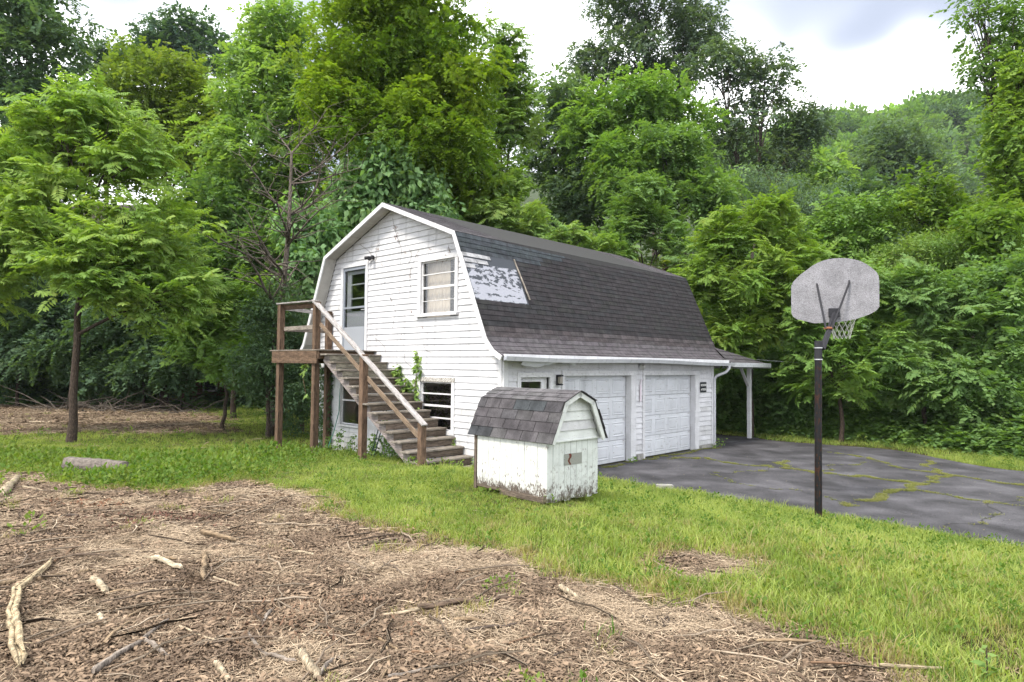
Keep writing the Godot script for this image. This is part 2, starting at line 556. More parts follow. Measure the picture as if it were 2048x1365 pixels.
func limb(mb: MB, a: Vector3, b: Vector3, r0: float, r1: float, sag := 0.15, sides := 6) -> void:
	var pts := []
	var rr := []
	var side := ball() * a.distance_to(b) * 0.07
	for i in 6:
		var t := i / 5.0
		pts.append(a.lerp(b, t) + side * sin(PI * t) + Vector3.UP * a.distance_to(b) * sag * sin(PI * t) * 0.5)
		rr.append(lerpf(r0, r1, t))
	mb.tube(pts, rr, sides, false)

# crowns: x, y, z, half width, half height ... of the masses that make up the crown
func tree(called: String, label: String, kind: String, color: String, dens: float, scale_: float, bx: float, bz: float, crowns: Array, group := "", category := "tree") -> void:
	var at := Vector3(bx, height(bx, bz, false) - 0.15, bz)
	var root := thing(called, label, category, at, 0.0, group)
	var wood := MB.new()
	var top := 0.0
	var mean := Vector3.ZERO
	var n := crowns.size() / 5
	for i in n:
		top = maxf(top, crowns[i * 5 + 1])
		mean += Vector3(crowns[i * 5], crowns[i * 5 + 1], crowns[i * 5 + 2]) / n
	var hgt := top - at.y
	var r0 := 0.025 + 0.0085 * hgt
	var spine := []
	var radii := []
	var lead := 0.45 if kind == "oak" else (0.62 if kind == "pin" else 0.75)
	var lean := (mean - at) * Vector3(1, 0, 1) * 0.8
	for i in 9:
		var t := i / 8.0
		spine.append(lean * 0.6 * t * t * lead + Vector3.UP * hgt * lead * t + ball() * Vector3(1, 0, 1) * 0.09 * (1.0 if i > 0 else 0.0))
		radii.append(r0 * (1.35 if i == 0 else 1.0 - 0.55 * t) + 0.01)
	wood.tube(spine, radii, 9, false)
	var xs := [[], [], []]
	var cs := [[], [], []]
	var hole := FastNoiseLite.new()
	hole.seed = int(absf(bx * 31 + bz * 7))
	hole.frequency = 0.55 / scale_
	for i in n:
		var c := Vector3(crowns[i * 5], crowns[i * 5 + 1], crowns[i * 5 + 2]) - at
		var rx: float = crowns[i * 5 + 3]
		var ry: float = crowns[i * 5 + 4]
		var tt := clampf((c.y - ry * 0.9) / (hgt * lead), 0.12, 0.999)
		var k := tt * 8.0
		var from: Vector3 = spine[int(k)].lerp(spine[mini(int(k) + 1, 8)], k - int(k))
		limb(wood, from, c, r0 * (1.0 - 0.55 * tt) * 0.75, r0 * 0.16)
		var lobes := 13
		for j in lobes:
			var y := 1.0 - 2.0 * (j + 0.5) / lobes
			var a := j * 2.399963 + i * 1.7
			var ring := sqrt(maxf(0.0, 1.0 - y * y))
			var dir := Vector3(cos(a) * ring, y, sin(a) * ring)
			var lc := c + dir * Vector3(rx, ry, rx * 0.9) * rng.randf_range(0.52, 0.72)
			var lr := Vector3(rx, ry, rx) * (rng.randf_range(0.36, 0.52) if kind != "pin" else rng.randf_range(0.30, 0.46))
			limb(wood, c.lerp(from, rng.randf_range(0.0, 0.5)), lc, r0 * 0.18, r0 * 0.05, 0.15, 5)
			for w in 2:
				limb(wood, lc.lerp(c, 0.35), lc + ball() * lr * 0.9, r0 * 0.07, r0 * 0.025, 0.1, 4)
			var count := int(dens * 3.6 * lr.x * maxf(lr.y, lr.x * 0.6) * 12.0 / (0.4 * scale_ * scale_) * 0.26)
			var lt := rng.randf_range(-0.25, 0.42)
			for q in count:
				var d := ball().normalized()
				if d.y < -0.3 and rng.randf() < 0.35: d.y = -d.y
				var rad := pow(rng.randf(), 0.42)
				var p := lc + d * lr * rad
				if hole.get_noise_3dv(p + at) > (0.22 if kind != "oak" else 0.12): continue
				var yaw := rng.randf() * TAU
				var bas := Basis(Vector3.UP, yaw)
				bas = Basis(ball().normalized(), rng.randf_range(0.0, 1.1)) * bas
				bas = bas.scaled(Vector3.ONE * scale_ * rng.randf_range(0.6, 1.25))
				var v := rng.randi() % 3
				xs[v].append(Transform3D(bas, p))
				cs[v].append(leaf_color(color, clampf(rng.randf() * 0.45 + lt + (0.35 if rng.randf() < 0.12 else 0.0), 0, 1)))
	part("trunk", wood.mesh(), M.bark_grey if kind == "oak" or color == "light" else M.bark, root)
	for v in 3:
		if xs[v].size():
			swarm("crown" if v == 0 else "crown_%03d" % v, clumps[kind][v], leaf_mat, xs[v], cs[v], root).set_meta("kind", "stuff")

func dead_tree() -> void:
	var w := Vector3(-7.55, 0, -20.6)
	w.y = height(w.x, w.z, false)
	var root := thing("bare_tree", "bare dead tree with grey twiggy branches left of the garage", "tree", w)
	var mb := MB.new()
	var grow := [[Vector3.ZERO, Vector3(-0.02, 1, 0), 9.0, 0.14, 0]]
	var made := 0
	while grow.size():
		var g: Array = grow.pop_front()
		var p: Vector3 = g[0]
		var d: Vector3 = g[1]
		var lvl: int = g[4]
		var len: float = g[2]
		var r: float = g[3]
		var pts := [p]
		var rr := [r]
		var steps := 9 if lvl == 0 else 5
		for i in steps:
			d = (d + ball() * (0.10 if lvl == 0 else 0.28) + Vector3(0, 0.05 if lvl < 2 else -0.03, 0)).normalized()
			p += d * len / steps
			pts.append(p)
			rr.append(r * (1.0 - 0.72 * (i + 1) / steps))
			var kids := 0
			if lvl == 0 and i >= 3: kids = 3
			elif lvl == 1: kids = 2
			elif lvl == 2: kids = 2
			elif lvl == 3 and i > 0: kids = 1
			for k in kids:
				if made > 280: break
				var a := rng.randf() * TAU
				var kd := (d * rng.randf_range(0.15, 0.7) + Vector3(cos(a), rng.randf_range(-0.15, 0.6), sin(a))).normalized()
				made += 1
				grow.append([p, kd, len * rng.randf_range(0.42, 0.62) * (0.5 if lvl == 0 else 1.0), r * (1.0 - 0.72 * (i + 1) / steps) * 0.55 + 0.005, lvl + 1])
		mb.tube(pts, rr, 6 if lvl < 2 else 4, false)
	part("trunk", mb.mesh(), M.dead_bark, root)

# ---------- ground
func axis(a: Array) -> PackedFloat32Array:   # pairs: up to, step
	var out := PackedFloat32Array()
	var x: float = a[0]
	var i := 1
	while i < a.size():
		while x < a[i] - 0.001:
			out.append(x)
			x += a[i + 1]
		x = a[i]
		i += 2
	out.append(x)
	return out

func make_ground() -> void:
	var X := axis([-420.0, -80.0, 20.0, -32.0, 2.0, -16.0, 0.4, -9.0, 0.16, -4.5, 0.1, 5.0, 0.07, 9.0, 0.12, 16.0, 0.4, 40.0, 2.0, 100.0, 10.0, 420.0, 20.0])
	var Z := axis([-420.0, -80.0, 20.0, -40.0, 1.5, -20.0, 0.4, -12.0, 0.16, -7.0, 0.09, -2.2, 0.06, 3.0, 0.35, 40.0, 3.0, 160.0, 20.0])
	var mb := MB.new()
	var w := X.size()
	for z in Z:
		for x in X:
			var y := height(x, z)
			var q := uv_of(x, z)
			var br := soil(x, z)
			var n1 := ground_noise.get_noise_2d(x * 3.1, z * 3.1)
			var n2 := ground_noise.get_noise_2d(x * 11.0 + 5.0, z * 11.0)
			var turf := Color(0.14, 0.17, 0.045).lerp(Color(0.16, 0.14, 0.07), clampf(0.4 + n1, 0, 1))
			var dry := Color(0.275, 0.207, 0.148).lerp(Color(0.115, 0.080, 0.058), clampf(0.45 + n1 * 1.5 + n2 * 0.8 + 0.35 * ss(-6.0, -3.5, z) * ss(3.0, -2.0, x), 0, 1))
			if n2 > 0.42 and z > -5.5: dry = dry.lerp(Color(0.235, 0.195, 0.155), 0.7)
			var wood := Color(0.085, 0.075, 0.04)
			var col := turf.lerp(dry, br)
			if z < -33.0 or q.y > 13.6: col = wood
			mb.col = col
			mb.put(Vector3(x, y, z), Vector3.UP)
	for j in Z.size() - 1:
		for i in w - 1:
			var k := j * w + i
			mb.ix.append_array([k, k + 1, k + w + 1, k, k + w + 1, k + w])
	for j in Z.size():
		for i in w:
			var k := j * w + i
			var dx := mb.v[j * w + mini(i + 1, w - 1)] - mb.v[j * w + maxi(i - 1, 0)]
			var dz := mb.v[mini(j + 1, Z.size() - 1) * w + i] - mb.v[maxi(j - 1, 0) * w + i]
			mb.n[k] = dz.cross(dx).normalized()
	part("ground", mb.mesh(), M.ground, self).set_meta("kind", "structure")
	# asphalt drive: one sheet just above the soil, its outline in house coordinates
	var d := MB.new()
	var far_rows := 30
	for i in 131:
		var u := 0.02 - i * 0.2
		var a := 1.35 - 0.06 * maxf(0.0, -u - 5.0) if u < -0.02 else 1.75
		var b := drive_far(u)
		for j in far_rows + 1:
			var v := lerpf(a, b, j / float(far_rows))
			var p := from_uv(u, v)
			d.put(Vector3(p.x, 0.012 + 0.012 * ground_noise.get_noise_2d(p.x * 0.8, p.z * 0.8), p.z), Vector3.UP)
	var r := far_rows + 1
	for i in 130:
		for j in far_rows:
			var k := i * r + j
			d.ix.append_array([k, k + r + 1, k + r, k, k + 1, k + r + 1])
	part("driveway", d.mesh(), M.asphalt, self).set_meta("kind", "structure")
	var slab := MB.new()
	slab.prism(Transform3D(Basis(EU, Vector3(EV), Vector3.UP), HO), PackedVector2Array([Vector2(0.0, 9.0), Vector2(7.3, 9.0), Vector2(7.3, 12.2), Vector2(0.0, 12.2)]), -0.1, 0.02)
	part("lean_to_floor", slab.mesh(), M.asphalt, self).set_meta("kind", "structure")

func jitter_cells(x0: float, x1: float, z0: float, z1: float, step: float, fn: Callable) -> void:
	var z := z0
	while z < z1:
		var x := x0
		while x < x1:
			fn.call(x + rng.randf() * step, z + rng.randf() * step)
			x += step
		z += step

func in_view(x: float, z: float, margin := 1.0) -> bool:
	return z < -1.6 and absf(x) < -z * 0.80 + margin

func house_area(x: float, z: float) -> bool:
	var q := uv_of(x, z)
	return q.x > -0.03 and q.x < 7.33 and q.y > -0.03 and q.y < 12.3

func scatter() -> void:
	# grass tufts
	var tufts := []
	for variant in 4:
		var mb := MB.new()
		for i in 20:
			var a := rng.randf() * TAU
			var p := Vector3(rng.randf_range(-0.08, 0.08), -0.02, rng.randf_range(-0.08, 0.08))
			var h := rng.randf_range(0.05, 0.13) * (1.4 if variant == 3 else 1.0)
			var lean := Vector3(cos(a), 0, sin(a)) * h * rng.randf_range(0.2, 0.9)
			var s := Vector3(-sin(a), 0, cos(a)).rotated(Vector3.UP, rng.randf_range(-0.7, 0.7)) * rng.randf_range(0.0022, 0.0042)
			mb.col = tinted(rng.randf_range(0.75, 1.25))
			if rng.randf() < 0.10: mb.col = Color(2.2, 1.35, 1.9)
			var m := p + Vector3.UP * h * 0.62 + lean * 0.4
			var t := p + Vector3.UP * h * 0.9 + lean
			mb.quad(p + s, p - s, m - s * 0.85, m + s * 0.85)
			mb.tri(m + s * 0.85, t, m - s * 0.85)
		tufts.append(mb.mesh())
	var weed := MB.new()
	for i in 26:
		var p := ball() * Vector3(0.10, 0.05, 0.10) + Vector3(0, 0.06, 0)
		weed.col = tinted(rng.randf_range(0.8, 1.2))
		leaf(weed, p, (p * Vector3(4, 1, 4) + ball() * 0.6 + Vector3(0, 0.4, 0)).normalized(), rng.randf_range(0.025, 0.05), rng.randf_range(0.014, 0.026))
	var weed_mesh := weed.mesh()
	var gx := [[], [], [], []]
	var gc := [[], [], [], []]
	var wx := []
	var wc := []
	var lawn := func(x: float, z: float, sc: float) -> void:
		if not in_view(x, z) or on_drive(x, z) or house_area(x, z): return
		var q := uv_of(x, z)
		var lg := Geometry2D.get_closest_point_to_segment(Vector2(x, z - 0.22), Vector2(-7.62, -11.35), Vector2(-6.22, -10.60)).distance_to(Vector2(x, z - 0.22))
		if lg < 0.42: return
		var br := soil(x, z)
		var n := edge_noise.get_noise_2d(x * 2.2 + 9.0, z * 2.2)
		var n3 := ground_noise.get_noise_2d(x * 5.0, z * 5.0 + 30.0)
		if br > 0.5:
			if not (n3 > 0.34 and rng.randf() < 0.35): return
		var thin := soil(x + 0.25, z - 0.05) + soil(x - 0.3, z + 0.1) + soil(x, z + 0.3)
		if thin > 0.5 and rng.randf() < 0.45: return
		if z > -4.6 and x > 1.2 and n3 > 0.18 and rng.randf() < 0.7: return
		var wild := ss(-3.0, -5.0, x) * ss(-16.0, -14.0, z)
		var s := sc * (rng.randf_range(0.7, 1.2) + 0.25 * n) * (0.66 if q.x > 0.4 and wild < 0.4 else 0.85)
		if z > -7.5 and x > 0.2 and rng.randf() < 0.3: s *= 1.5
		var col := Color(0.245, 0.330, 0.080).lerp(Color(0.375, 0.440, 0.130), clampf(0.45 + n * 1.1 + rng.randf_range(-0.25, 0.25), 0, 1))
		if rng.randf() < 0.12 + 0.22 * clampf(-n - 0.1, 0, 1): col = Color(0.110, 0.200, 0.050)
		if thin > 0.5 and rng.randf() < 0.5: col = Color(0.36, 0.30, 0.16)
		if z > -8.0 and rng.randf() < 0.10 + 0.35 * clampf(n3, 0, 1): col = Color(0.38, 0.34, 0.17)
		var dg := Vector2(x - 0.1, z + 9.2).length()
		if dg < 1.15: s *= 0.55
		if wild > 0.3 and rng.randf() < 0.4: col = col.lerp(Color(0.24, 0.24, 0.09), 0.6)
		var v := rng.randi() % 4
		if v == 3 and rng.randf() < 0.6: v = 0
		gx[v].append(Transform3D(Basis(Vector3.UP, rng.randf() * TAU).scaled(Vector3(s, s * rng.randf_range(0.8, 1.15), s)), Vector3(x, height(x, z), z)))
		gc[v].append(col)
		if rng.randf() < 0.03 + 0.16 * wild:
			var ws := sc * rng.randf_range(0.8, 1.5) * (1.0 + 0.9 * wild * rng.randf())
			wx.append(Transform3D(Basis(Vector3.UP, rng.randf() * TAU).scaled(Vector3.ONE * ws), Vector3(x, height(x, z), z)))
			wc.append(Color(0.10, 0.19, 0.035).lerp(Color(0.20, 0.27, 0.06), rng.randf()))
	jitter_cells(-1.0, 8.0, -6.0, -2.4, 0.050, func(x, z): lawn.call(x, z, 0.9))
	jitter_cells(-11.0, 9.0, -10.0, -6.0, 0.062, func(x, z): lawn.call(x, z, 1.0))
	jitter_cells(-16.0, 16.0, -18.0, -10.0, 0.095, func(x, z): lawn.call(x, z, 1.15))
	jitter_cells(-30.0, 22.0, -36.0, -18.0, 0.20, func(x, z): lawn.call(x, z, 1.7))
	for v in 4:
		swarm("lawn_grass", tufts[v], leaf_mat, gx[v], gc[v], self).set_meta("kind", "stuff")
	swarm("ground_weeds", weed_mesh, leaf_mat, wx, wc, self).set_meta("kind", "stuff")
	# straw, chips and shredded bark over the bare soil
	var mats := []
	for variant in 5:
		var mb := MB.new()
		for i in (24 if variant < 3 else 34):
			var p := Vector3(rng.randf_range(-0.13, 0.13), rng.randf_range(0.0, 0.014), rng.randf_range(-0.13, 0.13))
			var a := rng.randf() * TAU
			var d := Vector3(cos(a), rng.randf_range(-0.08, 0.14), sin(a)).normalized()
			var len := 0.03 + 0.15 * pow(rng.randf(), 1.8)
			var wd := rng.randf_range(0.001, 0.0028)
			var bendy := 0.05
			if variant == 3:   # bark flakes
				len = rng.randf_range(0.015, 0.07)
				wd = rng.randf_range(0.003, 0.011)
			elif variant == 4:   # crumbs of soil and wood
				len = rng.randf_range(0.006, 0.022)
				wd = rng.randf_range(0.003, 0.008)
			var s := d.cross(Vector3.UP).normalized().rotated(d, rng.randf_range(-0.5, 0.5)) * wd
			var k := rng.randf_range(0.5, 1.5)
			mb.col = Color(k, k, k)
			var m := p + d * len * 0.5 + ball() * len * bendy
			var u := s.cross(d) * 0.8
			mb.quad(p - s * rng.randf_range(0.4, 1.0), p + s * rng.randf_range(0.4, 1.0), m + s + u, m - s + u)
			mb.quad(m - s + u, m + s + u, p + d * len + s * rng.randf_range(0.1, 0.9), p + d * len - s * rng.randf_range(0.1, 0.9))
		mats.append(mb.mesh())
	var sx := [[], [], [], [], []]
	var sc := [[], [], [], [], []]
	var straw := func(x: float, z: float, s: float) -> void:
		if not in_view(x, z): return
		var br := soil(x, z)
		var near := soil(x + 0.2, z) + soil(x - 0.2, z) + soil(x, z - 0.2)
		if br < 0.4 and not (near > 0.4 and rng.randf() < 0.6) and not (rng.randf() < 0.025 and not on_drive(x, z) and not house_area(x, z)): return
		var n1 := ground_noise.get_noise_2d(x * 3.1, z * 3.1)
		var n2 := edge_noise.get_noise_2d(x * 1.9 + 50.0, z * 1.9)
		var dark := clampf(0.5 + n1 * 1.4 + n2 + 0.40 * ss(-6.2, -3.8, z) * ss(2.2, -1.5, x), 0, 1)
		if ground_noise.get_noise_2d(x * 7.0 + 90.0, z * 7.0) > 0.38 and rng.randf() < 0.8: return
		var v := rng.randi() % 3
		var col := Color(0.31, 0.235, 0.16).lerp(Color(0.47, 0.37, 0.265), rng.randf())
		if rng.randf() < dark * 0.80:
			v = 3 + rng.randi() % 2
			col = Color(0.095, 0.067, 0.048).lerp(Color(0.275, 0.200, 0.138), rng.randf())
			if n2 > 0.3 and rng.randf() < 0.4: col = Color(0.135, 0.098, 0.070)
		elif dark > 0.6 and rng.randf() < 0.6:
			col = Color(0.21, 0.155, 0.11)
		sx[v].append(Transform3D(Basis(Vector3.UP, rng.randf() * TAU).scaled(Vector3.ONE * s * rng.randf_range(0.7, 1.3)), Vector3(x, height(x, z) + 0.004, z)))
		sc[v].append(col)
	jitter_cells(-7.0, 4.0, -6.5, -2.3, 0.058, func(x, z): straw.call(x, z, 0.85))
	jitter_cells(-12.0, 4.0, -12.5, -6.5, 0.085, func(x, z): straw.call(x, z, 1.15))
	jitter_cells(-30.0, -6.0, -35.0, -15.0, 0.30, func(x, z): straw.call(x, z, 2.6))
	for v in 5:
		swarm("straw_litter", mats[v], M.litter, sx[v], sc[v], self).set_meta("kind", "stuff")
	# twigs scattered over the bare soil, too many to tell apart
	var tw := MB.new()
	for k in 2: tw.tube([Vector3(-0.15, 0.01, 0), Vector3(-0.03, 0.02, 0.012), Vector3(0.06, 0.016, -0.006), Vector3(0.16, 0.012, 0.018)], [0.003, 0.0045, 0.004, 0.0022], 5)
	var tx := []
	var tc := []
	jitter_cells(-11.0, 4.0, -12.5, -2.4, 0.17, func(x, z):
		if in_view(x, z) and soil(x, z) > 0.4 and rng.randf() < 0.75:
			var s := 0.35 + 1.5 * pow(rng.randf(), 2.2)
			tx.append(Transform3D(Basis.from_euler(Vector3(0, rng.randf() * TAU, rng.randf_range(-0.15, 0.15))).scaled(Vector3(s, s, s)), Vector3(x, height(x, z) + 0.008, z)))
			tc.append(Color(0.12, 0.09, 0.07).lerp(Color(0.45, 0.37, 0.28), rng.randf())))
	swarm("twigs", tw.mesh(), M.litter, tx, tc, self).set_meta("kind", "stuff")
	# curled dead leaves in rust coloured drifts
	var dl := MB.new()
	for i in 14:
		dl.col = tinted(rng.randf_range(0.6, 1.4))
		leaf(dl, ball() * Vector3(0.12, 0.015, 0.12) + Vector3(0, 0.022, 0), (ball() * Vector3(1, 0.35, 1)).normalized(), rng.randf_range(0.025, 0.055), rng.randf_range(0.012, 0.024), -0.1)
	var dlm := dl.mesh()
	for e in [["dead_leaves", -4.9, -7.6, 0.5, 26, 0.18, 0.10, 0.062, "rust brown dead leaves heaped on the straw below the grey log"], ["dead_leaves", -3.75, -6.9, 0.9, 40, 0.12, 0.065, 0.048, "dark reddish dead leaves strewn on the straw left of centre"],
		["dead_leaves", -1.25, -4.25, 0.7, 42, 0.165, 0.108, 0.072, "orange brown dead leaves drifted on the dark litter left of bottom centre"]]:
		var px := []
		var pc := []
		for i in e[4]:
			var p := ball() * Vector3(e[3], 0, e[3] * 0.6)
			var x: float = e[1] + p.x
			var z: float = e[2] + p.z
			px.append(Transform3D(Basis(Vector3.UP, rng.randf() * TAU).scaled(Vector3.ONE * rng.randf_range(0.7, 1.2)), Vector3(x, height(x, z), z)))
			pc.append(Color(e[5], e[6], e[7]) * rng.randf_range(0.6, 1.3))
		var o := swarm(e[0], dlm, M.litter, px, pc, self)
		o.set_meta("kind", "stuff")
		o.set_meta("label", e[8])
	# grass and moss in the cracks of the drive: polylines in house coordinates
	var kx := []
	var kc := []
	var crack := MB.new()
	for line in [[-5.5, 2.75, -5.75, 4.9, -5.9, 6.2, -6.0, 8.0, 1.15], [-5.9, 6.2, -4.9, 6.4, -4.0, 6.1, -3.0, 6.3, -2.6, 7.5, 0.9], [-3.0, 6.3, -2.0, 6.0, -1.0, 6.4, -0.4, 5.6, 0.7], [-6.0, 8.0, -5.0, 8.4, -3.9, 9.8, -2.5, 10.2, 0.5], [-6.0, 8.0, -7.4, 7.6, -8.6, 8.2, 0.5], [-5.85, 5.4, -7.2, 5.0, -8.4, 5.2, 0.45], [-7.0, 2.2, -7.5, 3.6, -7.2, 5.0, -7.9, 6.4, -7.4, 7.6, 0.08], [-2.3, 4.2, -3.4, 3.4, -4.6, 3.6, -5.5, 3.0, 0.08], [-4.0, 6.1, -3.8, 7.6, -4.4, 9.0, -3.9, 9.8, 0.1], [-5.2, 10.6, -5.4, 9.2, -6.0, 8.0, 0.6], [-0.15, 2.2, -0.15, 4.9, -0.12, 6.0, -0.2, 8.9, 0.5], [-3.0, 6.3, -2.7, 4.9, -2.3, 4.2, 0.25]]:
		var pts: int = (line.size() - 1) / 2
		var wd: float = line[line.size() - 1]
		var prev := Vector2.INF
		for i in pts - 1:
			var ca := Vector2(line[i * 2], line[i * 2 + 1])
			var cb := Vector2(line[i * 2 + 2], line[i * 2 + 3])
			var cn := int(ca.distance_to(cb) / 0.12) + 1
			for k in cn:
				var t := k / float(cn)
				var w := ca.lerp(cb, t) + Vector2(0.10 * sin(t * 9.0 + i), 0.08 * sin(t * 7.0 + i * 2.0)) + Vector2(rng.randf_range(-1, 1), rng.randf_range(-1, 1)) * 0.02
				if prev != Vector2.INF and prev.distance_to(w) < 0.4:
					var sd := (w - prev).orthogonal().normalized() * rng.randf_range(0.005, 0.016)
					var q := []
					for z in [prev + sd, prev - sd, w - sd, w + sd]:
						var pp := from_uv(z.x, z.y)
						q.append(Vector3(pp.x, 0.0165 + 0.012 * ground_noise.get_noise_2d(pp.x * 0.8, pp.z * 0.8), pp.z))
					crack.quad(q[0], q[1], q[2], q[3])
				prev = w
		for i in pts - 1:
			var a := Vector2(line[i * 2], line[i * 2 + 1])
			var b := Vector2(line[i * 2 + 2], line[i * 2 + 3])
			var count := int(a.distance_to(b) * 150.0 * wd)
			for k in count:
				var t := rng.randf()
				var w := a.lerp(b, t) + Vector2(0.10 * sin(t * 9.0 + i), 0.08 * sin(t * 7.0 + i * 2.0)) + Vector2(rng.randfn(), rng.randfn()) * 0.034 * wd
				if edge_noise.get_noise_2d(w.x * 4.0, w.y * 4.0) < -0.22: continue
				var p := from_uv(w.x, w.y)
				var s := rng.randf_range(0.25, 0.62)
				kx.append(Transform3D(Basis(Vector3.UP, rng.randf() * TAU).scaled(Vector3(s * 1.3, s * 0.7, s * 1.3)), Vector3(p.x, 0.012, p.z)))
				kc.append(Color(0.21, 0.24, 0.075).lerp(Color(0.32, 0.31, 0.13), rng.randf()))
	part("asphalt_cracks", crack.mesh(), M.deck_dark, self).set_meta("kind", "stuff")
	swarm("crack_grass", tufts[0], leaf_mat, kx, kc, self).set_meta("kind", "stuff")
	# fallen bits on the asphalt
	var fx := []
	var fc := []
	for i in 260:
		var p := from_uv(rng.randf_range(-9.0, -0.3), rng.randf_range(2.4, 11.8))
		var s := rng.randf_range(0.3, 0.8)
		fx.append(Transform3D(Basis(Vector3.UP, rng.randf() * TAU).scaled(Vector3(s, 0.3, s) * 0.5), Vector3(p.x, 0.012, p.z)))
		fc.append(Color(0.45, 0.38, 0.16).lerp(Color(0.4, 0.33, 0.28), rng.randf()))
	var fl := MB.new()
	leaf(fl, Vector3(0, 0.02, 0), Vector3(1, 0.1, 0).normalized(), 0.09, 0.05)
	swarm("fallen_leaves", fl.mesh(), leaf_mat, fx, fc, self).set_meta("kind", "stuff")
	# undergrowth along the foot of the woods
	var ux := [[], [], []]
	var uc := [[], [], []]
	var bush := func(x: float, z: float, s: float, key: String, yo: float) -> void:
		var v := rng.randi() % 3
		ux[v].append(Transform3D(Basis(Vector3.UP, rng.randf() * TAU).scaled(Vector3.ONE * s * rng.randf_range(0.7, 1.3)), Vector3(x, height(x, z, false) + yo, z)))
		uc[v].append(leaf_color(key, rng.randf() * 0.6))
	for i in 2600:
		var u := rng.randf_range(-14.0, 3.0)
		var deep := rng.randf()
		var p := from_uv(u, 13.7 - 0.35 * maxf(0.0, -u - 4.0) + deep * 2.4)
		bush.call(p.x, p.z, 0.85, "mid" if rng.randf() < 0.6 else "green", rng.randf() * (0.35 + deep * 1.3))
	for i in 1500:
		var x := rng.randf_range(-40.0, -9.0)
		var deep := rng.randf()
		bush.call(x, -33.5 - deep * 3.0, 1.2, "dark" if rng.randf() < 0.5 else "mid", rng.randf() * (0.4 + deep * 1.6))
	for i in 420:
		var u := rng.randf_range(6.6, 9.2)
		var p := from_uv(u, rng.randf_range(1.4, 7.0))
		bush.call(p.x, p.z, 0.7, "dark" if rng.randf() < 0.6 else "mid", rng.randf() * 1.9)
	for v in 3:
		swarm("undergrowth", clumps["broad"][v], leaf_mat, ux[v], uc[v], self).set_meta("kind", "stuff")

func woods() -> void:
	# trees of the wood that fill in behind the ones told apart
	var row := 0
	for d in [35.0, 41.0, 48.0, 57.0]:
		var x = -d * 0.95 - 4.0
		var step: float = 4.6 + d * 0.05
		while x < d * 0.95:
			var right = x > d * 0.36
			var z: float = -d + rng.randf_range(-1.6, 1.6)
			var xx = x + rng.randf_range(-1.0, 1.0)
			x += step * (1.35 if right else 1.0)
			if right and d > 42.0: continue
			var y := height(xx, z, false)
			var skyline = x > d * 0.20
			var top: float = rng.randf_range(11.0, 14.0) if not skyline else rng.randf_range(7.0, 9.0)
			if d < 38.0: top = minf(top, 10.5)
			if x < -d * 0.33: top = minf(top, 11.0 - maxf(0.0, d - 40.0) * 0.2)
			var keys := ["mid", "green", "dusk", "mid", "olive"]
			var kk := rng.randi() % 5
			var words := ["mid green leafy", "fresh green leafy", "dull green leafy", "mid green leafy", "olive green leafy"]
			var f = xx / d
			var zone := "behind the slender walnut" if f < -0.5 else ("behind the bare dead tree" if f < -0.22 else ("behind the big maple" if f < 0.0 else ("behind the roof of the garage" if f < 0.3 else "behind the thicket along the drive")))
			var r := rng.randf_range(2.4, 3.4)
			tree("woodland_tree", "%s tree standing back in the wood %s" % [words[kk], zone], "broad", keys[kk], 1.0, 1.6, xx, z,
				[xx, y + top * 0.72, z, r, top * 0.27, xx + 0.8, y + top * 0.42, z + 0.5, r * 1.05, top * 0.24, xx - 0.9, y + top * 0.2, z + 0.3, r * 0.95, top * 0.2], "trees filling the wood behind")
		row += 1

func far_hill() -> void:
	var mb := MB.new()
	var hy := func(x: float, z: float) -> float:
		var d := -z
		var t := ss(90.0, 235.0, d)
		var across := ss(20.0, 200.0, x) * 26.0
		return t * (72.0 + across) + ground_noise.get_noise_2d(x * 0.25, z * 0.25) * 5.0 * t - 2.0
	var nx := 46
	var nz := 24
	for j in nz + 1:
		for i in nx + 1:
			var x := -20.0 + i * 9.0
			var z := -85.0 - j * 9.0
			mb.put(Vector3(x, hy.call(x, z), z), Vector3.UP)
	for j in nz:
		for i in nx:
			var k := j * (nx + 1) + i
			mb.ix.append_array([k, k + nx + 1, k + nx + 2, k, k + nx + 2, k + 1])
	mb.n.clear()
	var a := []
	a.resize(Mesh.ARRAY_MAX)
	a[Mesh.ARRAY_VERTEX] = mb.v
	a[Mesh.ARRAY_INDEX] = mb.ix
	var m := ArrayMesh.new()
	m.add_surface_from_arrays(Mesh.PRIMITIVE_TRIANGLES, a)
	part("hill", m, mat(lin(0.045, 0.06, 0.03), 1.0), self).set_meta("kind", "structure")
	var crown := MB.new()
	for i in 260:
		var d := ball().normalized()
		if d.y < -0.3: d.y = -d.y
		var p := d * Vector3(3.6, 4.2, 3.6) * rng.randf_range(0.7, 1.05) * (0.82 + 0.25 * sin(d.x * 5.0 + d.y * 4.0) * cos(d.z * 5.0))
		crown.col = tinted(rng.randf_range(0.8, 1.2))
		leaf(crown, p, (d + ball() * 0.8).normalized(), rng.randf_range(0.9, 1.5), rng.randf_range(0.6, 0.95))
	var xs := []
	var cs := []
	jitter_cells(-15.0, 330.0, -290.0, -88.0, 5.4, func(x, z):
		if x < -z * 0.30 or x > -z * 1.0: return
		var s := rng.randf_range(0.75, 1.35)
		xs.append(Transform3D(Basis(Vector3.UP, rng.randf() * TAU).scaled(Vector3(s, s * rng.randf_range(0.8, 1.35), s)), Vector3(x, hy.call(x, z) + 3.0, z)))
		cs.append(leaf_color(["dusk", "mid", "dark", "green"][rng.randi() % 4], rng.randf()) * (1.5 if rng.randf() < 0.12 else 1.0)))
	swarm("forest", crown.mesh(), leaf_mat, xs, cs, self).set_meta("kind", "stuff")
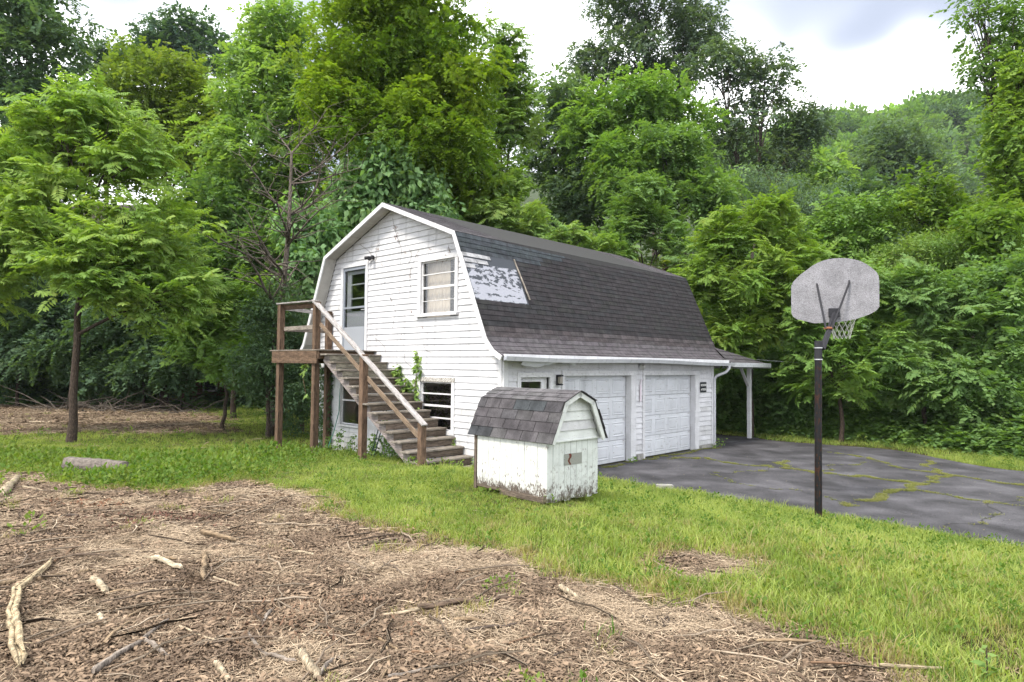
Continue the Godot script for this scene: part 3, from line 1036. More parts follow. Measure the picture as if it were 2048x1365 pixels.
# ---------- the garage
const W := 7.3
const L := 8.9
const OV := 0.36
const SIDING := 0.1365
var profile := PackedVector2Array([Vector2(0, -0.05), Vector2(7.3, -0.05), Vector2(7.3, 2.71), Vector2(7.2, 2.83), Vector2(6.19, 5.085), Vector2(3.65, 6.09), Vector2(1.11, 5.085), Vector2(0.10, 2.83), Vector2(0.0, 2.71)])
var roof_line := [Vector2(-0.34, 2.53), Vector2(-0.12, 2.655), Vector2(0.07, 2.86), Vector2(1.08, 5.13), Vector2(3.65, 6.144)]

func gable_pt(x: float, y: float, d: float) -> Vector3: return Vector3(x, y, -d)
func side_pt(x: float, y: float, d: float) -> Vector3: return Vector3(-d, y, x)

# pieces of poly (2d on the wall) outside the holes, between y0 and y1
func pieces(poly: PackedVector2Array, holes: Array, y0: float, y1: float, cuts: Array) -> Array:
	var ys := [y0, y1]
	for h in holes:
		for y in [h.position.y, h.end.y]:
			if y > y0 + 0.004 and y < y1 - 0.004: ys.append(y)
	ys.sort()
	var out := []
	for k in ys.size() - 1:
		var a: float = ys[k]
		var b: float = ys[k + 1]
		var mid := (a + b) * 0.5
		var xs := [-2.0, 12.0]
		for h in holes:
			if h.position.y < mid and h.end.y > mid: xs.append_array([h.position.x, h.end.x])
		for c in cuts: xs.append(c)
		xs.sort()
		for i in xs.size() - 1:
			var m: float = (xs[i] + xs[i + 1]) * 0.5
			if xs[i + 1] - xs[i] < 0.01: continue
			var inside := false
			for h in holes:
				if h.position.y < mid and h.end.y > mid and h.position.x < m and h.end.x > m: inside = true
			if inside: continue
			var g := 0.0015
			var r := PackedVector2Array([Vector2(xs[i] + g, a), Vector2(xs[i + 1] - g, a), Vector2(xs[i + 1] - g, b), Vector2(xs[i] + g, b)])
			for q in Geometry2D.intersect_polygons(poly, r):
				if q.size() >= 3: out.append(q)
	return out

func clad(parent: Node, poly: PackedVector2Array, holes: Array, ya: float, yb: float, side: bool, m: Material, worn: Material, xmax: float) -> void:
	var y := ya
	while y < yb:
		var cuts := []
		var x := rng.randf_range(1.2, 3.6)
		while x < xmax - 0.6:
			cuts.append(x)
			x += rng.randf_range(2.2, 3.7)
		var dy := rng.randf_range(-0.003, 0.003)
		for q in pieces(poly, holes, y + (0.016 if side else 0.008), minf(y + SIDING, yb), cuts):
			var mb := MB.new()
			var f := []
			var b := []
			var proud := rng.randf_range(-0.002, 0.003)
			for p in q:
				var d := lerpf(0.027, 0.007, clampf((p.y - y) / SIDING, 0, 1)) + proud
				var pp := Vector2(p.x, p.y + (dy if p.y < y + 0.02 else 0.0))
				f.append(side_pt(pp.x, pp.y, d) if side else gable_pt(pp.x, pp.y, d))
				b.append(side_pt(pp.x, pp.y, 0.0) if side else gable_pt(pp.x, pp.y, 0.0))
			mb.fan(f)
			for i in f.size():
				var j := (i + 1) % f.size()
				mb.quad(f[i], b[i], b[j], f[j])
			part("siding_board", mb.mesh(), worn if y < ya + 0.5 and rng.randf() < 0.6 or rng.randf() < 0.05 else m, parent)
		y += SIDING

func sheath(parent: Node, poly: PackedVector2Array, holes: Array, side: bool) -> void:
	var mb := MB.new()
	for q in pieces(poly, holes, -0.1, 7.0, []):
		var f := []
		var b := []
		for p in q:
			f.append(side_pt(p.x, p.y, 0.002) if side else gable_pt(p.x, p.y, 0.002))
			b.append(side_pt(p.x, p.y, -0.12) if side else gable_pt(p.x, p.y, -0.12))
		mb.fan(f)
		mb.fan(b)
		for i in f.size():
			mb.quad(f[i], b[i], b[(i + 1) % f.size()], f[(i + 1) % f.size()])
	part("wall", mb.mesh(), M.trim, parent)

func boxpart(called: String, c: Vector3, s: Vector3, m: Material, parent: Node, ch := 0.003) -> MeshInstance3D:
	var mb := MB.new()
	mb.bx(Vector3.ZERO, s, ch)
	return part(called, mb.mesh(), m, parent, Transform3D(Basis(), c))

# casing, sash bars and panes of a window in the gable; x0..x1, y0..y1 the glass
func gable_window(root: Node, x0: float, x1: float, y0: float, y1: float, bars: Array, casing: float, curtain := false, head_worn := false, sill := true) -> void:
	var w := Node3D.new()
	w.name = "window"
	root.add_child(w, true)
	var cx := (x0 + x1) * 0.5
	var cy := (y0 + y1) * 0.5
	var wd := x1 - x0
	var hg := y1 - y0
	boxpart("casing", Vector3(x0 - casing * 0.5, cy, -0.022), Vector3(casing, hg + 0.002, 0.05), M.trim, w)
	boxpart("casing", Vector3(x1 + casing * 0.5, cy, -0.022), Vector3(casing, hg + 0.002, 0.05), M.trim, w)
	boxpart("casing", Vector3(cx, y1 + casing * 0.5, -0.024), Vector3(wd + casing * 2.0, casing, 0.055), M.peeling if head_worn else M.trim, w)
	if sill: boxpart("sill", Vector3(cx, y0 - 0.03, -0.05), Vector3(wd + casing * 2.0 + 0.06, 0.05, 0.11), M.trim, w)
	else: boxpart("sill", Vector3(cx, y0 - 0.04, -0.02), Vector3(wd + casing * 2.0, 0.08, 0.05), M.trim, w)
	var fr := MB.new()
	for s in [-1.0, 1.0]:
		fr.bx(Vector3(cx + s * (wd * 0.5 - 0.015), cy, 0.02), Vector3(0.03, hg, 0.04), 0.002)
		fr.bx(Vector3(cx, cy + s * (hg * 0.5 - 0.015), 0.022), Vector3(wd - 0.06, 0.03, 0.036), 0.002)
	part("frame", fr.mesh(), M.trim, w)
	var prev := y0
	for b in bars + [[1.0, 0.0]]:
		var yb: float = y0 + hg * b[0]
		var pane := MB.new()
		pane.bx(Vector3(cx, (prev + yb) * 0.5, 0.034), Vector3(wd - 0.06, yb - prev - 0.004, 0.004))
		part("pane", pane.mesh(), M.glass, w)
		if b[1] > 0.0: boxpart("glazing_bar", Vector3(cx, yb, 0.018), Vector3(wd - 0.06, b[1], 0.036), M.trim, w, 0.002)
		prev = yb
	if curtain:
		var mb := MB.new()
		var n := 24
		for i in n:
			var xa := x1 - wd * 0.68 * i / n
			var xb := x1 - wd * 0.68 * (i + 1) / n
			var za := 0.16 + 0.012 * sin(i * 1.9) + 0.008 * sin(i * 0.7)
			var zb := 0.16 + 0.012 * sin((i + 1) * 1.9) + 0.008 * sin((i + 1) * 0.7)
			mb.quad(Vector3(xa, y0 - 0.1, za), Vector3(xb, y0 - 0.1, zb), Vector3(xb, y1 + 0.05, zb), Vector3(xa, y1 + 0.05, za))
		part("curtain", mb.mesh(), M.curtain, w)

func text_mesh(t: String, size: float, depth: float) -> TextMesh:
	var f := SystemFont.new()
	f.font_names = PackedStringArray(["Droid Sans"])
	f.font_weight = 700
	var m := TextMesh.new()
	m.text = t
	m.font = f
	m.font_size = 64
	m.pixel_size = size / 64.0
	m.depth = depth
	return m

func garage_door(root: Node, v0: float, v1: float) -> void:
	var d := Node3D.new()
	d.name = "garage_door"
	root.add_child(d, true)
	var wd := v1 - v0
	var top := 2.13
	var rows := 4
	var sh := (top - 0.02) / rows
	for r in rows:
		var yc := 0.02 + sh * (r + 0.5)
		boxpart("door_section", Vector3(0.145, yc, (v0 + v1) * 0.5), Vector3(0.05, sh - 0.008, wd - 0.01), M.door_white, d, 0.005)
		for k in 4:
			var vc := v0 + wd * (k + 0.5) / 4.0
			var mb := MB.new()
			var pw := wd / 4.0 * 0.72
			var ph := sh * 0.60
			# a sunk groove round a raised field
			var ring := func(w2: float, h2: float, x: float) -> Array:
				return [Vector3(x, yc - h2, vc - w2), Vector3(x, yc + h2, vc - w2), Vector3(x, yc + h2, vc + w2), Vector3(x, yc - h2, vc + w2)]
			var rings := [ring.call(pw * 0.5 + 0.02, ph * 0.5 + 0.02, 0.1188), ring.call(pw * 0.5, ph * 0.5, 0.106), ring.call(pw * 0.5 - 0.025, ph * 0.5 - 0.025, 0.1185), ring.call(pw * 0.5 - 0.055, ph * 0.5 - 0.055, 0.108)]
			for i in 3:
				for j in 4:
					mb.quad(rings[i][j], rings[i][(j + 1) % 4], rings[i + 1][(j + 1) % 4], rings[i + 1][j])
			mb.quad(rings[3][0], rings[3][1], rings[3][2], rings[3][3])
			part("door_panel", mb.mesh(), M.door_white, d)
	boxpart("bottom_seal", Vector3(0.145, 0.014, (v0 + v1) * 0.5), Vector3(0.055, 0.02, wd - 0.01), M.black_metal, d, 0.002)

func roof_pt(t: float) -> Vector2:   # arc length from the eave upwards along the right roof line
	for i in roof_line.size() - 1:
		var l: float = roof_line[i].distance_to(roof_line[i + 1])
		if t <= l or i == roof_line.size() - 2:
			return roof_line[i].lerp(roof_line[i + 1], t / l)
		t -= l
	return roof_line[4]

func roof_len(upto: int) -> float:
	var s := 0.0
	for i in upto: s += roof_line[i].distance_to(roof_line[i + 1])
	return s

func shingle_tab(mb: MB, t0: float, t1: float, v0: float, v1: float, lift: float, mirror := false) -> void:
	var a := roof_pt(t0)
	var b := roof_pt(t1)
	var n := Vector2(-(b - a).y, (b - a).x).normalized()
	var p := func(q: Vector2, v: float) -> Vector3:
		var y := q.y - 0.045 * ss(3.0, 6.1, q.y) * sin(PI * clampf(v / L, 0, 1))
		return Vector3(W - q.x if mirror else q.x, y, v)
	var lo := a + n * lift
	var hi := b + n * 0.003
	mb.quad(p.call(lo, v0), p.call(lo, v1), p.call(hi, v1), p.call(hi, v0))
	mb.quad(p.call(a - n * 0.01, v0), p.call(a - n * 0.01, v1), p.call(lo, v1), p.call(lo, v0))
	mb.tri(p.call(a, v0), p.call(lo, v0), p.call(hi, v0))
	mb.tri(p.call(a, v1), p.call(lo, v1), p.call(hi, v1))

func make_garage() -> Node3D:
	var root := thing("garage", "white clapboard garage with a dark gambrel roof and an upstairs door", "garage", HO, PI - YAW)
	var up_win := Rect2(1.34, 3.40, 1.36, 1.36)
	var up_door := Rect2(4.70, 2.66, 1.21, 2.25)
	var low_win := Rect2(1.41, 0.84, 1.25, 1.22)
	var left_win := Rect2(4.85, 0.72, 1.08, 1.35)
	var gh := [up_win, up_door, low_win, left_win]
	sheath(root, profile, gh, false)
	clad(root, profile, gh + [Rect2(-1, -1, 1.10, 3.55), Rect2(7.2, -1, 1.10, 3.55)], 0.06, 6.1, false, M.siding, M.siding_worn, W)
	var sidep := PackedVector2Array([Vector2(0, -0.05), Vector2(L, -0.05), Vector2(L, 2.62), Vector2(0, 2.62)])
	var sh := [Rect2(0.39, -0.2, 1.12, 2.40), Rect2(1.90, -0.2, 2.61, 2.33), Rect2(5.15, -0.2, 2.62, 2.33)]
	sheath(root, sidep, sh, true)
	clad(root, sidep, [Rect2(0.39, -0.2, 1.12, 2.40), Rect2(1.81, -0.2, 2.92, 2.45), Rect2(5.05, -0.2, 2.96, 2.45), Rect2(-1, -1, 1.12, 4), Rect2(8.80, -1, 1, 4)], 0.10, 2.5, true, M.siding, M.siding_worn, L)
	# far walls, floors
	var mb := MB.new()
	mb.prism(Transform3D(Basis(), Vector3.ZERO), profile, L - 0.12, L)
	mb.bx(Vector3(W - 0.06, 1.3, L * 0.5), Vector3(0.12, 2.7, L - 0.3))
	part("back_wall", mb.mesh(), M.siding_worn, root)
	boxpart("loft_floor", Vector3(W * 0.5, 2.52, L * 0.5), Vector3(W - 0.3, 0.12, L - 0.3), M.interior, root, 0.0)
	boxpart("slab", Vector3(W * 0.5, -0.06, L * 0.5), Vector3(W - 0.02, 0.11, L - 0.02), M.concrete, root, 0.0)
	boxpart("foundation_block", Vector3(-0.02, 0.05, 4.9), Vector3(0.12, 0.22, 0.26), M.concrete, root, 0.01)
	boxpart("foundation_block", Vector3(-0.02, 0.03, 8.42), Vector3(0.10, 0.15, 0.84), M.concrete, root, 0.01)
	# corner boards
	boxpart("corner_board", Vector3(0.05, 1.27, -0.020), Vector3(0.10, 2.56, 0.044), M.trim, root)
	boxpart("corner_board", Vector3(-0.020, 1.27, 0.046), Vector3(0.044, 2.56, 0.13), M.trim, root)
	boxpart("corner_board", Vector3(-0.020, 1.27, 8.85), Vector3(0.044, 2.56, 0.10), M.trim, root)
	boxpart("corner_board", Vector3(7.25, 1.27, -0.020), Vector3(0.10, 2.56, 0.044), M.trim, root)
	# windows
	gable_window(root, 1.44, 2.60, 3.47, 4.66, [[0.25, 0.012], [0.5, 0.05], [0.75, 0.022]], 0.10, true)
	gable_window(root, 1.50, 2.56, 0.92, 1.97, [[0.25, 0.03], [0.5, 0.045], [0.75, 0.03]], 0.095, false, true, false)
	gable_window(root, 4.95, 5.84, 0.80, 1.98, [[0.52, 0.04]], 0.09)
	# upstairs door behind a storm door
	var d := Node3D.new()
	d.name = "upstairs_door"
	root.add_child(d, true)
	boxpart("casing", Vector3(4.745, 3.785, -0.024), Vector3(0.09, 2.25, 0.055), M.trim, d)
	boxpart("casing", Vector3(5.865, 3.785, -0.024), Vector3(0.09, 2.25, 0.055), M.trim, d)
	boxpart("casing", Vector3(5.305, 4.865, -0.026), Vector3(1.03, 0.09, 0.06), M.trim, d)
	boxpart("threshold", Vector3(5.305, 2.68, -0.03), Vector3(1.03, 0.04, 0.10), M.storm, d)
	var fr := MB.new()
	fr.bx(Vector3(4.82, 3.755, -0.01), Vector3(0.06, 2.11, 0.04), 0.003)
	fr.bx(Vector3(5.79, 3.755, -0.01), Vector3(0.06, 2.11, 0.04), 0.003)
	fr.bx(Vector3(5.305, 4.775, -0.01), Vector3(0.91, 0.07, 0.038), 0.003)
	fr.bx(Vector3(5.305, 3.78, -0.01), Vector3(0.91, 0.05, 0.036), 0.003)
	part("storm_frame", fr.mesh(), M.storm, d)
	boxpart("storm_panel", Vector3(5.305, 2.99, -0.008), Vector3(0.91, 0.58, 0.025), M.storm_light, d)
	var pn := MB.new()
	pn.bx(Vector3(5.305, 4.27, -0.004), Vector3(0.91, 0.93, 0.004))
	part("pane", pn.mesh(), M.glass, d)
	var pn2 := MB.new()
	pn2.bx(Vector3(5.305, 3.52, -0.004), Vector3(0.91, 0.46, 0.004))
	part("pane", pn2.mesh(), M.glass, d)
	var leafd := MB.new()
	leafd.bx(Vector3(5.305, 3.20, 0.07), Vector3(0.91, 0.98, 0.04), 0.003)
	leafd.bx(Vector3(4.90, 4.22, 0.07), Vector3(0.10, 1.05, 0.04), 0.003)
	leafd.bx(Vector3(5.665, 4.22, 0.07), Vector3(0.19, 1.05, 0.04), 0.003)
	leafd.bx(Vector3(5.26, 4.69, 0.07), Vector3(0.62, 0.10, 0.038), 0.003)
	leafd.bx(Vector3(5.26, 4.38, 0.066), Vector3(0.62, 0.035, 0.03), 0.003)
	leafd.bx(Vector3(5.26, 4.02, 0.066), Vector3(0.62, 0.035, 0.03), 0.003)
	leafd.bx(Vector3(5.26, 3.30, 0.045), Vector3(0.62, 0.40, 0.02), 0.006)
	part("inner_door", leafd.mesh(), M.storm_light, d)
	var hd := MB.new()
	hd.tube([Vector3(4.83, 3.70, -0.03), Vector3(4.83, 3.70, -0.075), Vector3(4.86, 3.70, -0.08), Vector3(4.92, 3.70, -0.078)], [0.012, 0.012, 0.011, 0.009], 8)
	part("handle", hd.mesh(), M.galv, d)
	# flood light by the door
	var fl := Node3D.new()
	fl.name = "flood_light"
	root.add_child(fl, true)
	var fb := MB.new()
	fb.tube([Vector3(4.50, 4.98, -0.02), Vector3(4.50, 4.98, -0.07)], [0.05, 0.05], 10)
	fb.tube([Vector3(4.50, 4.98, -0.06), Vector3(4.46, 4.95, -0.12), Vector3(4.42, 4.92, -0.20)], [0.025, 0.045, 0.055], 10)
	fb.tube([Vector3(4.52, 4.98, -0.06), Vector3(4.58, 4.97, -0.11), Vector3(4.66, 4.96, -0.16)], [0.025, 0.04, 0.045], 10)
	part("lamp_head", fb.mesh(), M.black_metal, fl)
	# garage doors and their trim
	garage_door(root, 1.90, 4.51)
	garage_door(root, 5.15, 7.77)
	for e in [[1.81, 1.90, 4.51, 4.73], [5.05, 5.15, 7.77, 8.01]]:
		var hw: float = e[3] - e[0]
		boxpart("door_trim", Vector3(-0.020, 1.065, (e[0] + e[1]) * 0.5), Vector3(0.05, 2.13, e[1] - e[0]), M.trim, root)
		boxpart("door_trim", Vector3(-0.020, 1.065, (e[2] + e[3]) * 0.5), Vector3(0.05, 2.13, e[3] - e[2]), M.trim, root)
		boxpart("door_trim", Vector3(-0.022, 2.19, (e[0] + e[3]) * 0.5), Vector3(0.056, 0.12, hw), M.trim, root)
	# side door, mostly behind the doghouse
	var sd := Node3D.new()
	sd.name = "side_door"
	root.add_child(sd, true)
	boxpart("casing", Vector3(-0.02, 1.06, 0.44), Vector3(0.05, 2.10, 0.10), M.trim, sd)
	boxpart("casing", Vector3(-0.02, 1.06, 1.46), Vector3(0.05, 2.10, 0.10), M.trim, sd)
	boxpart("casing", Vector3(-0.022, 2.155, 0.95), Vector3(0.054, 0.10, 1.12), M.trim, sd)
	var sdl := MB.new()
	sdl.bx(Vector3(0.08, 0.78, 0.95), Vector3(0.04, 1.50, 0.92), 0.003)
	sdl.bx(Vector3(0.08, 1.82, 0.55), Vector3(0.04, 0.58, 0.12), 0.003)
	sdl.bx(Vector3(0.08, 1.82, 1.32), Vector3(0.04, 0.58, 0.18), 0.003)
	sdl.bx(Vector3(0.08, 2.06, 0.92), Vector3(0.04, 0.10, 0.62), 0.003)
	part("door_leaf", sdl.mesh(), M.trim, sd)
	var sp := MB.new()
	sp.bx(Vector3(0.08, 1.77, 0.92), Vector3(0.006, 0.48, 0.62))
	part("pane", sp.mesh(), M.glass, sd)
	# wall lantern, round lamp, faded strip between the doors
	var wl := Node3D.new()
	wl.name = "wall_lantern"
	root.add_child(wl, true)
	boxpart("bracket", Vector3(-0.035, 2.04, 1.66), Vector3(0.03, 0.22, 0.09), M.black_metal, wl, 0.008)
	boxpart("lamp_glass", Vector3(-0.10, 2.04, 1.67), Vector3(0.09, 0.15, 0.085), M.lamp_glass, wl, 0.012)
	boxpart("lamp_cap", Vector3(-0.095, 2.135, 1.67), Vector3(0.115, 0.035, 0.11), M.black_metal, wl, 0.012)
	boxpart("lamp_cap", Vector3(-0.095, 1.945, 1.67), Vector3(0.105, 0.03, 0.10), M.black_metal, wl, 0.01)
	var rl := Node3D.new()
	rl.name = "round_lamp"
	root.add_child(rl, true)
	var rb := MB.new()
	rb.tube([Vector3(-0.02, 2.36, 4.93), Vector3(-0.06, 2.36, 4.93)], [0.07, 0.065], 16)
	part("lamp_base", rb.mesh(), M.galv, rl)
	var rg := MB.new()
	rg.tube([Vector3(-0.06, 2.36, 4.93), Vector3(-0.09, 2.355, 4.93), Vector3(-0.13, 2.35, 4.93), Vector3(-0.155, 2.348, 4.93)], [0.06, 0.085, 0.075, 0.035], 16)
	part("lamp_globe", rg.mesh(), M.letter, rl)
	# roof: boards under the shingles, soffits and rakes
	var decks := MB.new()
	var soff := MB.new()
	for mir in [false, true]:
		for i in 4:
			var a: Vector2 = roof_line[i]
			var b: Vector2 = roof_line[i + 1]
			var n := Vector2((b - a).y, -(b - a).x).normalized()
			for e in [[decks, 0.006, 0.03, -OV, L + OV], [soff, 0.032, 0.045, -OV, -0.03]]:
				var q := [a + n * e[1], b + n * e[1], b + n * e[2], a + n * e[2]]
				var f := []
				var g := []
				for p in q:
					var x: float = W - p.x if mir else p.x
					f.append(Vector3(x, p.y, e[3])); g.append(Vector3(x, p.y, e[4]))
				for j in 4:
					e[0].quad(f[j], f[(j + 1) % 4], g[(j + 1) % 4], g[j])
				e[0].quad(f[0], f[1], f[2], f[3]); e[0].quad(g[0], g[1], g[2], g[3])
	part("roof_deck", decks.mesh(), M.deck_dark, root)
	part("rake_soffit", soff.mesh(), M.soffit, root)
	for mir in [false, true]:
		for i in 4:
			var a: Vector2 = roof_line[i]
			var b: Vector2 = roof_line[i + 1]
			var n := Vector2((b - a).y, -(b - a).x).normalized()
			var pl := PackedVector2Array()
			var wdt: float = 0.10
			var na := n
			var nb := n
			if i > 0: na = (n + Vector2((a - roof_line[i - 1]).y, -(a - roof_line[i - 1]).x).normalized()).normalized()
			if i < 3: nb = (n + Vector2((roof_line[i + 2] - b).y, -(roof_line[i + 2] - b).x).normalized()).normalized()
			else: nb = Vector2(0, -1) / maxf(0.2, -n.y)
			for p in [a + na * 0.004, b + nb * 0.004, b + nb * wdt, a + na * wdt]:
				pl.append(Vector2(W - p.x if mir else p.x, p.y))
			var rk := MB.new()
			rk.prism(Transform3D(), pl, -OV - 0.03, -OV + 0.002)
			part("rake_board", rk.mesh(), M.trim, root)
	# eave soffit and fascia along the garage doors
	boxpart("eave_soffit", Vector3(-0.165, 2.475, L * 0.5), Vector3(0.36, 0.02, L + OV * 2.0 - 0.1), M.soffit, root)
	boxpart("fascia", Vector3(-0.352, 2.50, L * 0.5), Vector3(0.024, 0.13, L + OV * 2.0 - 0.05), M.trim, root)
	boxpart("fascia", Vector3(W + 0.352, 2.50, L * 0.5), Vector3(0.024, 0.13, L + OV * 2.0 - 0.05), M.trim, root)
	var gt := MB.new()
	var gp := [Vector2(-0.366, 2.515), Vector2(-0.366, 2.44), Vector2(-0.44, 2.44), Vector2(-0.475, 2.525), Vector2(-0.465, 2.527), Vector2(-0.435, 2.45), Vector2(-0.37, 2.45), Vector2(-0.37, 2.515)]
	for i in gp.size():
		var a: Vector2 = gp[i]
		var b: Vector2 = gp[(i + 1) % gp.size()]
		for s in 8:
			var va := -OV + (L + 2.0 * OV + 0.18) * s / 8.0
			var vb := -OV + (L + 2.0 * OV + 0.18) * (s + 1) / 8.0
			var sa := -0.02 * sin(s * 1.1) - 0.004 * s
			var sb := -0.02 * sin((s + 1) * 1.1) - 0.004 * (s + 1)
			gt.quad(Vector3(a.x, a.y + sa, va), Vector3(b.x, b.y + sa, va), Vector3(b.x, b.y + sb, vb), Vector3(a.x, a.y + sb, vb))
	part("gutter", gt.mesh(), M.gutter, root)
	var sag := MB.new()
	for s in 12:
		var va := 0.15 + 1.75 * s / 12.0
		var vb := 0.15 + 1.75 * (s + 1) / 12.0
		var da := 0.07 + 0.05 * sin(s * 0.55) + 0.012 * sin(s * 2.3)
		var db := 0.07 + 0.05 * sin((s + 1) * 0.55) + 0.012 * sin((s + 1) * 2.3)
		sag.quad(Vector3(-0.40, 2.437, va), Vector3(-0.36 + da * 0.2, 2.437 - da, va), Vector3(-0.36 + db * 0.2, 2.437 - db, vb), Vector3(-0.40, 2.437, vb))
	part("loose_flashing", sag.mesh(), M.gutter, root)
	var ds := MB.new()
	ds.tube([Vector3(-0.42, 2.42, 9.12), Vector3(-0.42, 2.32, 9.10), Vector3(-0.36, 2.22, 9.04), Vector3(-0.12, 2.10, 8.93), Vector3(-0.065, 2.02, 8.90), Vector3(-0.06, 1.9, 8.895), Vector3(-0.06, 1.0, 8.895), Vector3(-0.06, 0.06, 8.895)], [0.042, 0.042, 0.042, 0.042, 0.042, 0.042, 0.042, 0.042], 8)
	part("downspout", ds.mesh(), M.gutter, root)
	# shingles: strips of three tabs on the slope that faces the drive
	var t := 0.0
	var tbreak := roof_len(3)
	var ttop := roof_len(4)
	var course := 0
	var pa = roof_len(2) + 0.355 * roof_line[2].distance_to(roof_line[3])
	var pb = roof_len(2) + 0.81 * roof_line[2].distance_to(roof_line[3])
	var step := tbreak / 25.0
	while course < 25:
		var t1 := t + step
		var v := -OV - 0.01 - fposmod(course * 0.157, 0.305)
		var strip := 0
		while v < L + OV:
			var mb2 := MB.new()
			var mid := v + 0.45
			var hole = t > pa - 0.02 and t1 < pb + 0.02
			var slate = v < 1.9 and t > pb - 0.05 or v < 2.3 and t > tbreak - 0.3
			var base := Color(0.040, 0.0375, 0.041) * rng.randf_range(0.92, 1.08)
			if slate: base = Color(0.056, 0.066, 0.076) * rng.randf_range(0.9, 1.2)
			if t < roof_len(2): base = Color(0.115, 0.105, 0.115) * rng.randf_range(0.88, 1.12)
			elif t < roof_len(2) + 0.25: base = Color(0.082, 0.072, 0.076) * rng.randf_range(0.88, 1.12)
			for k in 3:
				var v0 := v + k * 0.305
				var v1 := v0 + 0.302
				v0 = maxf(v0, -OV - 0.015)
				v1 = minf(v1, L + OV + 0.015)
				if hole: v0 = maxf(v0, 1.22)
				if v1 - v0 < 0.02: continue
				mb2.col = base * rng.randf_range(0.93, 1.07)
				shingle_tab(mb2, t - 0.012, t1 + 0.01, v0, v1, 0.011 + rng.randf() * 0.004)
			if mb2.v.size(): part("shingle", mb2.mesh(), M.shingle, root)
			v += 0.915
			strip += 1
		t = t1
		course += 1
	# the worn felt where shingles are gone, and the batten at its edge
	var q0 := roof_pt(pa)
	var q1 := roof_pt(pb)
	var nn := Vector2(-(q1 - q0).y, (q1 - q0).x).normalized() * 0.007
	var pt := MB.new()
	var rows := 4
	var za := -OV + 0.0
	var zb := 1.22
	var k0 := pt.put(Vector3(q0.x + nn.x, q0.y + nn.y, za), Vector3(nn.x, nn.y, 0).normalized(), Vector2(0, 1))
	pt.put(Vector3(q0.x + nn.x, q0.y + nn.y, zb), Vector3(nn.x, nn.y, 0).normalized(), Vector2(1, 1))
	pt.put(Vector3(q1.x + nn.x, q1.y + nn.y, zb), Vector3(nn.x, nn.y, 0).normalized(), Vector2(1, 0))
	pt.put(Vector3(q1.x + nn.x, q1.y + nn.y, za), Vector3(nn.x, nn.y, 0).normalized(), Vector2(0, 0))
	pt.ix.append_array([k0, k0 + 2, k0 + 1, k0, k0 + 3, k0 + 2])
	part("worn_patch", pt.mesh(), M.patch, root).set_meta("label", "grey felt patch with flaking white where shingles are missing")
	for e in [[0, -OV, 0.06, 0], [0, 0.07, 0.43, 0], [1, -OV, -0.02, 0], [1, -0.01, 0.31, 0], [2, -OV, -0.10, 1]]:
		var sh0 := MB.new()
		sh0.col = Color(0.47, 0.47, 0.49) * rng.randf_range(0.9, 1.05)
		var tt0: float = pb - 0.135 * (e[0] + 1)
		shingle_tab(sh0, tt0, tt0 + 0.137, e[1], e[2], 0.022)
		part("pale_tab", sh0.mesh(), M.shingle, root)
	beam("batten", Vector3(q0.x + nn.x * 2.5, q0.y + nn.y * 2.5 + 0.1, 1.24), Vector3(q1.x + nn.x * 2.5, q1.y + nn.y * 2.5, 1.20), Vector3(0, 0, 1), 0.045, 0.014, M.grey_wood[3], root)
	# upper and far slopes
	var us := MB.new()
	for mir in [false, true]:
		var c2 := 0
		var tt := 0.0 if mir else tbreak
		var end := ttop
		var stp := 0.131
		while tt < end - 0.02:
			var t1 := minf(tt + stp, end)
			var v := -OV - 0.01 - fposmod(c2 * 0.157, 0.305)
			while v < L + OV:
				us.col = Color(0.15, 0.138, 0.15) * rng.randf_range(0.82, 1.15)  # paler than the lower slope, glancing sky light painted into the colour
				shingle_tab(us, tt - 0.012, t1 + 0.005, maxf(v, -OV - 0.015), minf(v + 0.302, L + OV + 0.015), 0.012, mir)
				v += 0.305
			tt = t1
			c2 += 1
	part("upper_shingles", us.mesh(), M.shingle, root).set_meta("kind", "stuff")
	# lean-to at the back: low roof on a post
	var lr := Node3D.new()
	lr.name = "lean_to"
	root.add_child(lr, true)
	var A := Vector3(0.10, 2.95, L + 0.30)
	var B := Vector3(-0.36, 2.50, L + 0.30)
	var C := Vector3(-0.36, 2.45, 12.25)
	var D := Vector3(7.2, 2.95, L + 0.30)
	var E := Vector3(7.5, 2.45, 12.25)
	var lm := MB.new()
	var rows2 := 9
	for i in rows2:
		var f0 := i / float(rows2)
		var f1 := (i + 1) / float(rows2)
		var segs := 14
		for s in segs:
			lm.col = Color(0.085, 0.078, 0.085) * rng.randf_range(0.85, 1.15)
			var a0 := C.lerp(A, f0).lerp(E.lerp(D, f0), s / float(segs))
			var a1 := C.lerp(A, f0).lerp(E.lerp(D, f0), (s + 1) / float(segs))
			var b0 := C.lerp(A, f1).lerp(E.lerp(D, f1), s / float(segs))
			var b1 := C.lerp(A, f1).lerp(E.lerp(D, f1), (s + 1) / float(segs))
			var g := Vector3(0, 0.012, 0)
			lm.quad(a0 + g, a1 + g, b1, b0)
			lm.quad(a0, a1, a1 + g, a0 + g)
	for i in 4:
		var f0 := i / 4.0
		var f1 := (i + 1) / 4.0
		lm.col = Color(0.10, 0.092, 0.10) * rng.randf_range(0.85, 1.15)
		var g := Vector3(0, 0.012, 0)
		lm.quad(B.lerp(A, f0) + g, C.lerp(A, f0) + g, C.lerp(A, f1), B.lerp(A, f1))
	part("lean_to_shingles", lm.mesh(), M.shingle, lr)
	var un := MB.new()
	un.quad(B - Vector3(0, 0.03, 0), C - Vector3(0, 0.03, 0), E - Vector3(0, 0.03, 0), Vector3(7.5, 2.47, L + 0.3))
	part("lean_to_ceiling", un.mesh(), M.soffit, lr)
